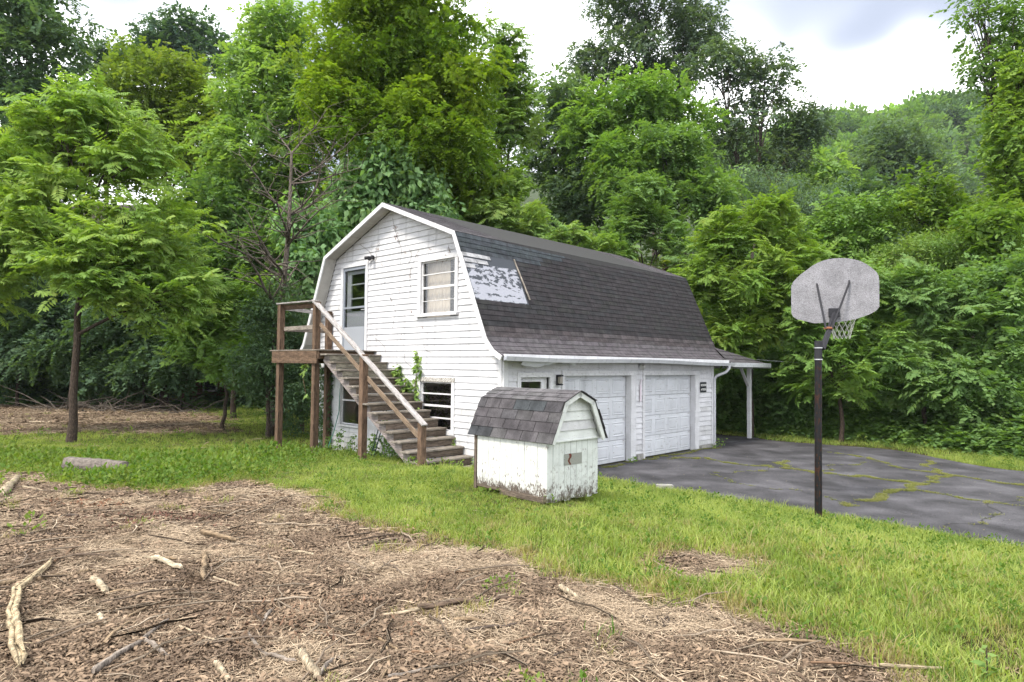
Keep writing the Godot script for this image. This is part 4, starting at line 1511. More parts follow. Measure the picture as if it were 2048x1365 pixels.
	boxpart("lean_to_fascia", Vector3(-0.375, 2.43, (L + 0.42 + 12.27) * 0.5), Vector3(0.025, 0.13, 12.27 - L - 0.42), M.gutter, lr)
	boxpart("lean_to_fascia", Vector3(3.57, 2.40, 12.275), Vector3(7.86, 0.13, 0.025), M.trim, lr)
	boxpart("lean_to_post", Vector3(0.20, 1.19, 11.9), Vector3(0.12, 2.38, 0.12), M.trim, lr, 0.008)
	boxpart("lean_to_post", Vector3(6.9, 1.19, 11.9), Vector3(0.12, 2.38, 0.12), M.trim, lr, 0.008)
	beam("lean_to_brace", Vector3(0.20, 1.75, 11.8), Vector3(0.20, 2.36, 11.25), Vector3.RIGHT, 0.09, 0.05, M.siding_worn, lr)
	boxpart("lean_to_beam", Vector3(3.55, 2.36, 11.9), Vector3(6.9, 0.09, 0.10), M.siding_worn, lr)
	# faded strip on the pier
	var fs := MB.new()
	fs.bx(Vector3(-0.045, 1.68, 4.93), Vector3(0.012, 0.42, 0.07), 0.004)
	fs.tube([Vector3(-0.045, 1.90, 4.93), Vector3(-0.05, 1.97, 4.93), Vector3(-0.05, 2.02, 4.97), Vector3(-0.05, 2.0, 5.0)], [0.012, 0.012, 0.012, 0.008], 6)
	part("faded_strip", fs.mesh(), mat(lin(0.60, 0.53, 0.58), 0.8), root)
	return root

func make_sign(g: Node3D) -> void:
	var o := thing("sign", "small black sign with white lettering at the right end of the garage wall", "sign", g.transform * Vector3(-0.035, 1.775, 8.26), g.rotation.y)
	boxpart("sign_plate", Vector3.ZERO, Vector3(0.012, 0.29, 0.36), M.sign_black, o, 0.002)
	var bas := Basis(Vector3(0, 0, 1), Vector3.UP, Vector3(-1, 0, 0))
	part("lettering", text_mesh("BEWARE", 0.088, 0.004), M.letter, o, Transform3D(bas, Vector3(-0.008, 0.058, 0)))
	part("lettering", text_mesh("of DOG", 0.092, 0.004), M.letter, o, Transform3D(bas, Vector3(-0.008, -0.066, 0)))
# ---------- outside stairs
func prism_any(mb: MB, poly: PackedVector2Array, za: float, zb: float) -> void:
	var tr := Geometry2D.triangulate_polygon(poly)
	for i in range(0, tr.size(), 3):
		for z in [za, zb]:
			mb.tri(Vector3(poly[tr[i]].x, poly[tr[i]].y, z), Vector3(poly[tr[i + 1]].x, poly[tr[i + 1]].y, z), Vector3(poly[tr[i + 2]].x, poly[tr[i + 2]].y, z))
	for i in poly.size():
		var a := poly[i]
		var b := poly[(i + 1) % poly.size()]
		mb.quad(Vector3(a.x, a.y, za), Vector3(b.x, b.y, za), Vector3(b.x, b.y, zb), Vector3(a.x, a.y, zb))

func make_stairs(g: Node3D) -> void:
	var o := Vector3(3.6, 0.25, -0.76)
	var root := thing("outside_stairs", "weathered wooden stairs with landing and handrail against the garage gable", "stairs", g.transform * o, g.rotation.y)
	var P := func(u: float, y: float, v: float) -> Vector3: return Vector3(u, y, v) - o
	for k in 14:
		var y := 2.57 - 0.1745 * k
		var u := 4.09 - 0.2735 * k
		var tr := 0.012 * rng.randf_range(-1, 1)
		beam("tread", P.call(u + 0.135, y - 0.019, -1.49 - tr), P.call(u + 0.135, y - 0.019, -0.03), Vector3.RIGHT, 0.29, 0.038, M.grey_wood[rng.randi() % 4], root, 0.006)
		beam("riser", P.call(u + 0.035, y - 0.038 - 0.066, -1.40), P.call(u + 0.035, y - 0.038 - 0.066, -0.035), Vector3.UP, 0.126, 0.024, M.pale_riser if k < 3 else M.riser_wood[rng.randi() % 4], root, 0.003)
	for v in [-1.37, -0.10]:
		var mb := MB.new()
		var top := []
		for k in 14:
			var y := 2.53 - 0.1745 * k
			var u := 4.09 - 0.2735 * k
			top.append(Vector2(u + 0.2735 + 0.05, y)); top.append(Vector2(u + 0.05, y))
		var poly := PackedVector2Array()
		for q in top: poly.append(Vector2(q.x - o.x, q.y - o.y))
		poly.append(Vector2(0.62 - o.x, 0.06 - o.y)); poly.append(Vector2(0.80 - o.x, 0.10 - o.y)); poly.append(Vector2(4.42 - o.x, 2.40 - o.y)); poly.append(Vector2(4.42 - o.x, 2.53 - o.y))
		prism_any(mb, poly, v - 0.02 - o.z, v + 0.02 - o.z)
		part("stringer", mb.mesh(), M.stringer, root)
	# posts
	for e in [[6.40, -1.43, -0.1, 3.81], [4.68, -1.43, -0.05, 3.78], [2.70, -1.44, 0.0, 2.55], [0.72, -1.44, 0.1, 1.24], [6.35, -0.12, -0.1, 3.72]]:
		beam("post", P.call(e[0], e[2], e[1]), P.call(e[0], e[3], e[1]), Vector3(1, 0, 0), 0.14 if e[0] > 1 else 0.125, 0.14 if e[0] > 1 else 0.125, M.post_wood[rng.randi() % 4], root, 0.008)
	boxpart("post_base", P.call(6.40, 0.06, -1.43), Vector3(0.20, 0.14, 0.20), M.concrete, root, 0.01)
	# landing
	for i in 11:
		var v := -1.555 + 0.1405 * i
		beam("deck_board", P.call(4.30, 2.655, v + 0.068), P.call(6.72 + rng.randf_range(-0.02, 0.02), 2.655, v + 0.068), Vector3(0, 0, 1), 0.136, 0.030, M.grey_wood[rng.randi() % 4], root, 0.003)
	beam("rim_joist", P.call(4.46, 2.49, -1.525), P.call(6.62, 2.49, -1.525), Vector3.UP, 0.29, 0.04, M.post_wood[1], root)
	beam("rim_joist", P.call(6.60, 2.49, -1.50), P.call(6.60, 2.49, -0.05), Vector3.UP, 0.29, 0.04, M.post_wood[2], root)
	beam("rim_joist", P.call(4.40, 2.545, -1.54), P.call(4.40, 2.545, -0.04), Vector3.UP, 0.18, 0.04, M.post_wood[0], root)
	for u in [5.1, 5.65, 6.2]:
		beam("joist", P.call(u, 2.53, -1.50), P.call(u, 2.53, -0.04), Vector3.UP, 0.2, 0.04, M.riser_wood[0], root)
	# rails
	beam("rail_cap", P.call(6.50, 3.83, -1.45), P.call(4.62, 3.80, -1.45), Vector3(0, 0, 1), 0.14, 0.035, M.rail_white, root)
	beam("rail", P.call(6.33, 3.74, -1.36), P.call(4.75, 3.71, -1.36), Vector3.UP, 0.13, 0.036, M.post_wood[0], root)
	beam("rail", P.call(6.40, 3.72, -1.36), P.call(6.36, 3.66, -0.19), Vector3.UP, 0.09, 0.036, M.rail_white, root)
	beam("rail", P.call(6.33, 3.20, -1.37), P.call(4.75, 3.20, -1.37), Vector3.UP, 0.10, 0.036, M.grey_wood[2], root)
	beam("rail", P.call(6.43, 3.20, -1.36), P.call(6.40, 3.20, -0.19), Vector3.UP, 0.11, 0.036, M.grey_wood[1], root)
	beam("handrail", P.call(4.74, 3.815, -1.47), P.call(0.60, 1.205, -1.47), Vector3(0, 0, 1), 0.14, 0.038, M.rail_white, root, 0.006)
	beam("mid_rail", P.call(4.60, 3.26, -1.38), P.call(0.76, 0.88, -1.38), Vector3.UP, 0.095, 0.038, M.rail_tan, root, 0.006)

# ---------- doghouse
func make_doghouse() -> void:
	var phi := 0.784
	var at := Vector3(0.467, 0.575, -8.5)
	var root := thing("doghouse", "white peeling doghouse with a small shingled gambrel roof on the lawn", "doghouse", at, PI - phi)
	var a := 1.353
	var b := 1.048
	var hw := 0.79
	var line := [Vector2(-0.052, 0.785), Vector2(0.198, 1.307), Vector2(0.524, 1.448)]
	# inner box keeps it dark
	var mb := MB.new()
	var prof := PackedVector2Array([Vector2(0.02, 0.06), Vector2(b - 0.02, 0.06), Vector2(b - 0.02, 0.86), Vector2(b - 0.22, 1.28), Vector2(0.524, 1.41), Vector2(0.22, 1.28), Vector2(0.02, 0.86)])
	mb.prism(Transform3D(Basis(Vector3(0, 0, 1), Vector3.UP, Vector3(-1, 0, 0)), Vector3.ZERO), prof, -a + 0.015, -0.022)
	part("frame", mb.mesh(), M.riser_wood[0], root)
	var board := func(called: String, x0: float, x1: float, y0: float, y1: float, span: float, front: bool, off: float, m: Material) -> void:
		var q := MB.new()
		var c := func(x: float, y: float, d: float) -> Vector3: return Vector3(-d, y, x) if front else Vector3(x, y, -d)
		var ch := 0.004
		var ring0 := [c.call(x0, y0, off - 0.004), c.call(x1, y0 + rng.randf_range(-0.01, 0.01), off - 0.004), c.call(x1, y1, off - 0.004), c.call(x0, y1, off - 0.004)]
		var ring1 := [c.call(x0 + ch, y0, off), c.call(x1 - ch, y0 + rng.randf_range(-0.008, 0.008), off), c.call(x1 - ch, y1, off), c.call(x0 + ch, y1, off)]
		q.quad(ring1[0], ring1[1], ring1[2], ring1[3])
		for i in 4: q.quad(ring0[i], ring0[(i + 1) % 4], ring1[(i + 1) % 4], ring1[i])
		for i in q.v.size():
			var p := q.v[i]
			q.uv[i] = Vector2((p.z if front else p.x) / span, minf(0.995, 1.0 - p.y / 0.82))
		part(called, q.mesh(), m, root)
	var n := 11
	for i in n:
		var x0 := 0.04 + (a - 0.075) * i / n
		var x1 := 0.04 + (a - 0.075) * (i + 1) / n
		board.call("wall_board", x0, x1 - 0.003, 0.055 + rng.randf_range(0.0, 0.02) + (0.03 if i > 6 else 0.0), hw, a, false, 0.02 + rng.randf_range(0, 0.003), M.dog_side)
	n = 9
	for i in n:
		board.call("wall_board", -0.022 + (b + 0.02) * i / n, -0.022 + (b + 0.02) * (i + 1) / n - 0.003, rng.randf_range(-0.02, 0.015), hw - 0.01, b, true, 0.02 + rng.randf_range(0, 0.003), M.dog_front)
	board.call("corner_trim", -0.018, 0.042, 0.02, hw, a, false, 0.026, M.dog_side)
	beam("corner_post", Vector3(a + 0.005, 0.02, 0.0), Vector3(a + 0.005, hw, 0.0), Vector3.RIGHT, 0.05, 0.05, M.riser_wood[1], root)
	beam("rotten_sill", Vector3(0.02, 0.035, -0.006), Vector3(0.86, 0.045, -0.006), Vector3.UP, 0.095, 0.036, M.riser_wood[2], root, 0.012)
	beam("rotten_sill", Vector3(0.80, 0.075, -0.004), Vector3(a - 0.02, 0.085, -0.004), Vector3.UP, 0.07, 0.036, M.riser_wood[1], root, 0.012)
	# lapped boards in the little gable
	var gp := PackedVector2Array([Vector2(0.0, 0.79), Vector2(b, 0.79), Vector2(b - 0.225, 1.275), Vector2(0.524, 1.405), Vector2(0.225, 1.275)])
	for k in 5:
		var y0 := 0.79 + 0.128 * k
		for q in Geometry2D.intersect_polygons(gp, PackedVector2Array([Vector2(-1, y0), Vector2(2, y0), Vector2(2, y0 + 0.126), Vector2(-1, y0 + 0.126)])):
			var m2 := MB.new()
			var f := []
			var bk := []
			for p in q:
				f.append(Vector3(-lerpf(0.034, 0.014, (p.y - y0) / 0.126), p.y, p.x)); bk.append(Vector3(0.0, p.y, p.x))
			m2.fan(f)
			for i in f.size(): m2.quad(f[i], bk[i], bk[(i + 1) % f.size()], f[(i + 1) % f.size()])
			part("gable_board", m2.mesh(), M.dog_trim if k != 1 else M.siding_worn, root)
	boxpart("drip_board", Vector3(-0.03, 0.785, b * 0.5), Vector3(0.05, 0.02, b + 0.01), M.dog_trim, root)
	# rakes, soffits, roof
	for mir in [false, true]:
		for i in 2:
			var p0: Vector2 = line[i]
			var p1: Vector2 = line[i + 1]
			var nn := Vector2((p1 - p0).y, -(p1 - p0).x).normalized()
			var s := func(p: Vector2, x: float) -> Vector3: return Vector3(x, p.y, b - p.x if mir else p.x)
			var rk := MB.new()
			var hgt := 0.075
			var ends := [p0 + nn * 0.004, p1 + nn * 0.004, p1 + nn * hgt + Vector2(0.02, 0), p0 + nn * hgt]
			for x in [-0.122, -0.100]:
				rk.quad(s.call(ends[0], x), s.call(ends[1], x), s.call(ends[2], x), s.call(ends[3], x))
			for j in 4: rk.quad(s.call(ends[j], -0.122), s.call(ends[(j + 1) % 4], -0.122), s.call(ends[(j + 1) % 4], -0.100), s.call(ends[j], -0.100))
			part("rake_trim", rk.mesh(), M.dog_trim, root)
			var dk := MB.new()
			for d in [0.0, 0.014]:
				dk.quad(s.call(p0 + nn * d, -0.128), s.call(p1 + nn * d, -0.128), s.call(p1 + nn * d, a + 0.113), s.call(p0 + nn * d, a + 0.113))
			dk.quad(s.call(p0, -0.128), s.call(p1, -0.128), s.call(p1 + nn * 0.014, -0.128), s.call(p0 + nn * 0.014, -0.128))
			part("roof_board", dk.mesh(), M.deck_dark, root)
			var sf := MB.new()
			sf.quad(s.call(p0 + nn * 0.018, -0.10), s.call(p1 + nn * 0.018, -0.10), s.call(p1 + nn * 0.018, -0.005), s.call(p0 + nn * 0.018, -0.005))
			part("soffit", sf.mesh(), M.dog_trim, root)
			var len := p0.distance_to(p1)
			var rows := 4 if i == 0 else 3
			var up := -nn
			for r in rows:
				var t0 := len * r / rows
				var t1 := len * (r + 1) / rows
				var x := -0.14 - (0.145 if (r + i) % 2 else 0.0) - 0.04 * r
				while x < a + 0.12:
					var x0 := maxf(x, -0.145)
					var x1 := minf(x + 0.281, a + 0.128)
					x += 0.29
					if x1 - x0 < 0.03: continue
					var tab := MB.new()
					var k := rng.randf_range(0.85, 1.12)
					tab.col = Color(0.100, 0.094, 0.101) * k
					if i == 1: tab.col = Color(0.135, 0.128, 0.135) * k
					if not mir and i == 0 and r == 3 and x0 > -0.1 and x0 < 0.75: tab.col = Color(0.07, 0.075, 0.085)
					if not mir and i == 0 and r == 0 and x1 > 1.25: tab.col = Color(0.065, 0.07, 0.075)
					var qa := p0.lerp(p1, (t0 - 0.012) / len)
					var qb := p0.lerp(p1, minf(1.0, (t1 + 0.01) / len))
					var la := qa + up * (0.012 + rng.randf() * 0.004)
					var lb := qb + up * 0.004
					tab.quad(s.call(la, x0), s.call(la, x1), s.call(lb, x1), s.call(lb, x0))
					tab.quad(s.call(qa, x0), s.call(qa, x1), s.call(la, x1), s.call(la, x0))
					tab.quad(s.call(qa, x0), s.call(la, x0), s.call(lb, x0), s.call(qb, x0))
					tab.quad(s.call(qa, x1), s.call(la, x1), s.call(lb, x1), s.call(qb, x1))
					part("shingle", tab.mesh(), M.shingle, root)
	# metal plate nailed on the front
	var pl := MB.new()
	pl.quad(Vector3(-0.028, 0.46, 0.31), Vector3(-0.028, 0.455, 0.68), Vector3(-0.028, 0.605, 0.68), Vector3(-0.028, 0.61, 0.31))
	for e in [[0.46, 0.31, 0.455, 0.68], [0.605, 0.68, 0.61, 0.31]]:
		pl.quad(Vector3(-0.028, e[0], e[1]), Vector3(-0.028, e[2], e[3]), Vector3(-0.02, e[2], e[3]), Vector3(-0.02, e[0], e[1]))
	for i in 4: pl.uv[i] = [Vector2(0, 1), Vector2(1, 1), Vector2(1, 0), Vector2(0, 0)][i]
	part("metal_plate", pl.mesh(), M.plate, root)

# ---------- basketball hoop, seen from behind
func make_hoop() -> void:
	var base := Vector3(4.76, 0.02, -10.2)
	var root := thing("basketball_hoop", "basketball hoop on a black pole, its grey board seen from behind", "basketball hoop", base)
	var at := func(x: float, y: float, z: float) -> Vector3: return Vector3(x, y, z) - base
	var mb := MB.new()
	mb.tube([at.call(4.757, -0.2, -10.2), at.call(4.763, 1.2, -10.2), at.call(4.772, 2.55, -10.2)], [0.055, 0.053, 0.052], 16)
	part("pole", mb.mesh(), M.pole, root)
	mb = MB.new()
	mb.tube([at.call(4.772, 2.47, -10.2), at.call(4.775, 2.775, -10.2), at.call(4.775, 2.782, -10.2)], [0.057, 0.056, 0.050], 16)
	part("pole_sleeve", mb.mesh(), M.strut, root)
	for y in [2.665, 2.485]:
		mb = MB.new()
		mb.tube([at.call(4.774, y, -10.2), at.call(4.774, y + 0.014, -10.2)], [0.063, 0.063], 16)
		part("steel_band", mb.mesh(), M.galv, root)
	# board: outline in its own plane, then turned
	var out := []
	for p in [[128, 440], [150, 390], [200, 338], [265, 282], [340, 234], [410, 185], [480, 150], [550, 127], [620, 111], [690, 104], [760, 102], [830, 106], [900, 115], [965, 130], [1030, 152], [1092, 185], [1150, 225], [1195, 262], [1232, 300], [1254, 345], [1260, 400], [1258, 720], [1218, 765], [1150, 803], [1080, 830], [975, 862], [860, 885], [745, 898], [640, 905], [430, 912], [315, 884], [205, 858], [155, 828], [130, 780]]:
		out.append(Vector2((p[0] - 693) / 756.0 * 0.875, -(p[1] - 507) / 756.0))
	var bx := Basis(Vector3.UP, deg_to_rad(-20.0))
	var bt := Transform3D(bx, at.call(5.30, 3.635, -10.75))
	mb = MB.new()
	var pv := PackedVector2Array()
	for p in out: pv.append(p)
	mb.prism(bt, pv, -0.012, 0.012)
	part("backboard", mb.mesh(), M.ply, root)
	var brk := at.call(5.27, 3.25, -10.70) as Vector3
	mb = MB.new()
	mb.box(Transform3D(bx, brk + Vector3(0.0, 0.015, 0.0)), Vector3(0.165, 0.15, 0.05), 0.006)
	part("mounting_bracket", mb.mesh(), M.black_metal, root)
	var clamp_at := at.call(5.04, 2.995, -10.44) as Vector3
	beam("arm", at.call(4.83, 2.66, -10.18), brk + Vector3(0, 0.0, 0.03), Vector3(0.3, 0.2, 0.9), 0.05, 0.075, M.strut, root)
	mb = MB.new()
	mb.tube([clamp_at + Vector3(-0.06, 0, 0.03), clamp_at + Vector3(0.06, 0, 0.03)], [0.022, 0.022], 8)
	mb.bx(clamp_at, Vector3(0.10, 0.03, 0.09), 0.006)
	part("clamp", mb.mesh(), M.rust_metal, root)
	for e in [[5.045, 3.725, -10.835, -0.05], [5.49, 3.76, -10.66, 0.05]]:
		mb = MB.new()
		var b := at.call(e[0], e[1], e[2] + 0.03) as Vector3
		var a := clamp_at + Vector3(e[3], 0, 0.04)
		mb.tube([a, a.lerp(b, 0.5), b, b + bx * Vector3(0, 0.03, -0.03)], [0.016, 0.016, 0.016, 0.015], 8)
		part("brace", mb.mesh(), M.strut, root)
	# rim and net on the court side
	var away := bx * Vector3(0, 0, -1)
	var rc := brk + away * 0.42 + Vector3(0.18, -0.03, 0)
	mb = MB.new()
	var ring := []
	var rr := []
	for i in 25:
		var t := TAU * i / 24.0
		ring.append(rc + Vector3(cos(t) * 0.228, 0, sin(t) * 0.228)); rr.append(0.009)
	mb.tube(ring, rr, 6, false)
	mb.tube([brk, rc - away * 0.228], [0.02, 0.014], 6)
	part("rim", mb.mesh(), M.rust_metal, root)
	mb = MB.new()
	var cords := 12
	for i in cords:
		for d in [-1.0, 1.0]:
			var pts := []
			var rad := []
			for k in 9:
				var f := k / 8.0
				var t = TAU * (i + d * f * 2.0) / cords
				var r := lerpf(0.228, 0.125, pow(f, 0.75)) + 0.006 * sin(i * 2.0 + k)
				pts.append(rc + Vector3(cos(t) * r, -0.36 * f, sin(t) * r)); rad.append(0.0042)
			mb.tube(pts, rad, 4, false)
	part("net", mb.mesh(), M.net, root)

# ---------- plants on and near the garage
func creeper(g: Node3D, called: String, label: String, stems: Array, n: int, ls: float, cols: String, spread: float, category := "vine") -> void:
	var root := thing(called, label, category, g.transform * (stems[0][0] as Vector3), g.rotation.y)
	var o: Vector3 = stems[0][0]
	var mb := MB.new()
	var lv := MB.new()
	for s in stems:
		var pts := []
		var rr := []
		for i in s.size():
			pts.append(s[i] - o)
			rr.append(0.006 if i < s.size() - 1 else 0.003)
		mb.tube(pts, rr, 5, false)
		for k in n:
			var t = rng.randf() * (s.size() - 1)
			var p: Vector3 = pts[int(t)].lerp(pts[int(t) + 1], t - int(t)) + ball() * spread * Vector3(1, 1, 0.6)
			for q in 3:
				var c := leaf_color(cols, rng.randf())
				lv.col = c * rng.randf_range(0.8, 1.2)
				leaf(lv, p, Vector3(rng.randf_range(-1, 1), rng.randf_range(-0.9, 0.3), rng.randf_range(-0.8, 0.1)).normalized(), ls * rng.randf_range(0.7, 1.3), ls * 0.5)
	part("stem", mb.mesh(), M.stick_brown, root)
	part("foliage", lv.mesh(), leaf_mat, root).set_meta("kind", "stuff")

func make_vines(g: Node3D) -> void:
	creeper(g, "creeper", "yellow green creeper climbing beside the lower gable window", [[Vector3(2.72, 1.1, -0.05), Vector3(2.68, 1.6, -0.06), Vector3(2.72, 2.0, -0.05), Vector3(2.64, 2.28, -0.05), Vector3(2.66, 2.62, -0.04)]], 44, 0.15, "bright", 0.13)
	creeper(g, "creeper", "yellow green creeper leaning over the treads halfway up the stairs", [[Vector3(3.18, 1.6, -0.08), Vector3(3.25, 1.85, -0.12), Vector3(3.02, 1.95, -0.10), Vector3(2.96, 1.75, -0.12)], [Vector3(3.2, 1.7, -0.08), Vector3(3.38, 2.1, -0.08), Vector3(3.36, 2.25, -0.06)]], 40, 0.15, "bright", 0.15)
	creeper(g, "creeper", "leafy spray hanging beside the middle landing post", [[Vector3(4.90, 2.35, -1.52), Vector3(5.0, 2.2, -1.56), Vector3(4.96, 1.95, -1.58), Vector3(4.86, 1.62, -1.56)]], 9, 0.13, "bright", 0.07)
	creeper(g, "sprout", "small leafy sprout through the treads below the lower gable window", [[Vector3(2.30, 1.22, -0.25), Vector3(2.33, 1.32, -0.27)]], 5, 0.10, "bright", 0.06, "weed")
	creeper(g, "sprout", "small leafy sprout at the wall end of the lower treads", [[Vector3(1.83, 0.80, -0.14), Vector3(1.85, 0.92, -0.16)]], 6, 0.10, "bright", 0.06, "weed")
	creeper(g, "sprout", "small leafy sprout at the wall end of the bottom treads", [[Vector3(1.30, 0.62, -0.14), Vector3(1.28, 0.72, -0.16)]], 6, 0.10, "bright", 0.07, "weed")
	creeper(g, "sprout", "small leafy sprout in the grass at the foot of the stairs", [[Vector3(0.62, 0.3, -0.55), Vector3(0.60, 0.48, -0.58)], [Vector3(0.45, 0.3, -0.35), Vector3(0.44, 0.45, -0.36)]], 5, 0.09, "bright", 0.07, "weed")
	creeper(g, "ivy", "dark ivy over the gable wall beneath the landing", [[Vector3(6.55, 0.15, -0.06), Vector3(6.62, 0.8, -0.07), Vector3(6.5, 1.5, -0.06), Vector3(6.56, 2.2, -0.05)], [Vector3(6.35, 0.15, -0.06), Vector3(6.28, 0.9, -0.07), Vector3(6.36, 1.6, -0.06), Vector3(6.3, 2.1, -0.05)], [Vector3(6.8, 0.2, -0.06), Vector3(6.85, 1.2, -0.07), Vector3(6.8, 2.3, -0.05)]], 170, 0.10, "dark", 0.14, "ivy")
	creeper(g, "weed_bush", "weedy bush under the stairs against the white wall", [[Vector3(3.6, 0.2, -0.25), Vector3(3.5, 0.6, -0.3), Vector3(3.4, 1.1, -0.3)], [Vector3(3.1, 0.2, -0.3), Vector3(3.15, 0.5, -0.3), Vector3(3.3, 0.8, -0.3)], [Vector3(3.9, 0.2, -0.3), Vector3(3.95, 0.6, -0.3)]], 60, 0.10, "mid", 0.18, "bush")
	creeper(g, "weed_bush", "low weeds along the wall between the two landing posts and the stairs", [[Vector3(5.6, 0.15, -0.25), Vector3(5.5, 0.45, -0.28), Vector3(5.35, 0.62, -0.3)], [Vector3(5.0, 0.15, -0.2), Vector3(4.9, 0.5, -0.25)], [Vector3(6.0, 0.12, -0.3), Vector3(5.9, 0.4, -0.3)]], 34, 0.09, "mid", 0.16, "bush")
	creeper(g, "weed_bush", "small weeds at the right foot of the garage wall by the downspout", [[Vector3(-0.15, 0.0, 8.6), Vector3(-0.2, 0.18, 8.7), Vector3(-0.2, 0.25, 8.95)], [Vector3(-0.2, 0.0, 8.9), Vector3(-0.25, 0.2, 9.2)]], 14, 0.06, "green", 0.10, "weeds")
	creeper(g, "weed_bush", "tuft of weeds at the foot of the pier between the garage doors", [[Vector3(-0.08, 0.0, 4.6), Vector3(-0.10, 0.14, 4.62)], [Vector3(-0.1, 0.0, 4.4), Vector3(-0.13, 0.1, 4.38)]], 10, 0.06, "green", 0.06, "weeds")
	# withered vine on the gable
	var dv := thing("dead_vine", "withered brown vine clinging to the gable boards", "vine", g.transform * Vector3(3.4, 2.7, -0.02), g.rotation.y)
	var o := Vector3(3.4, 2.7, -0.02)
	var st := MB.new()
	var lf := MB.new()
	for e in [[3.62, 5.85, 3.4, 4.7], [1.55, 4.95, 1.75, 4.6], [2.75, 4.95, 3.1, 3.9], [3.75, 4.0, 3.55, 3.2], [4.35, 3.05, 3.9, 2.62], [2.6, 2.9, 2.2, 2.6], [4.2, 5.3, 4.5, 4.85], [3.3, 2.62, 2.9, 2.3], [5.0, 5.4, 4.6, 5.0], [3.1, 5.1, 3.0, 4.6]]:
		var pts := []
		var rr := []
		for i in 9:
			var t := i / 8.0
			pts.append(Vector3(lerpf(e[0], e[2], t) + 0.09 * sin(t * 5.0 + e[0] * 9.0) + rng.randf_range(-0.02, 0.02), lerpf(e[1], e[3], t), -0.034) - o)
			rr.append(0.0035)
		st.tube(pts, rr, 4, false)
	for e in [[3.60, 5.60, 14, 0.10], [3.55, 5.40, 16, 0.09], [3.47, 5.28, 7, 0.06], [1.66, 4.80, 16, 0.10], [1.80, 4.70, 8, 0.08], [2.01, 4.71, 8, 0.06], [2.74, 4.82, 6, 0.05], [4.1, 4.78, 4, 0.03], [3.73, 3.90, 4, 0.03], [3.98, 4.36, 4, 0.03], [3.4, 4.1, 5, 0.06], [3.0, 4.4, 4, 0.04], [2.5, 3.2, 4, 0.05], [3.3, 3.0, 5, 0.05], [2.9, 3.55, 3, 0.03], [4.3, 5.2, 4, 0.05], [3.2, 4.95, 4, 0.04], [2.3, 4.95, 4, 0.04]]:
		for k in e[2]:
			lf.col = Color(0.17, 0.085, 0.05).lerp(Color(0.30, 0.20, 0.13), rng.randf())
			leaf(lf, Vector3(e[0], e[1], -0.036) - o + ball() * e[3] * Vector3(1, 1, 0.15), Vector3(rng.randf_range(-1, 1), rng.randf_range(-1, 0.4), -0.15).normalized(), rng.randf_range(0.03, 0.065), rng.randf_range(0.012, 0.028))
	part("stem", st.mesh(), M.stick_dark, dv)
	part("dead_leaf", lf.mesh(), M.litter, dv).set_meta("kind", "stuff")
	# things under the stairs
	var rk := thing("ladder", "narrow dark green metal ladder leaning on the wall under the stairs", "ladder", g.transform * Vector3(3.62, 0.22, -0.55), g.rotation.y)
	for s in [-0.06, 0.06]:
		var q := MB.new()
		q.tube([Vector3(s, 0.0, 0.0), Vector3(s - 0.04, 0.75, 0.2), Vector3(s - 0.08, 1.4, 0.38)], [0.014, 0.014, 0.014], 6)
		part("rail", q.mesh(), M.green_metal, rk)
	for k in 5:
		var q := MB.new()
		var f := 0.15 + k * 0.25
		q.tube([Vector3(-0.06 - 0.055 * f, f, 0.265 * f), Vector3(0.06 - 0.055 * f, f, 0.265 * f)], [0.009, 0.009], 5)
		part("rung", q.mesh(), M.green_metal, rk)
	var hs := thing("garden_hose", "thin green hose hanging on the wall beneath the landing", "hose", g.transform * Vector3(5.85, 0.2, -0.4), g.rotation.y)
	var hq := MB.new()
	hq.tube([Vector3(-0.05, 0.0, 0.0), Vector3(-0.02, 0.4, 0.18), Vector3(0.0, 0.9, 0.33), Vector3(0.03, 1.5, 0.36)], [0.011, 0.011, 0.011, 0.011], 6)
	part("hose_length", hq.mesh(), mat(lin(0.05, 0.20, 0.15), 0.4), hs)

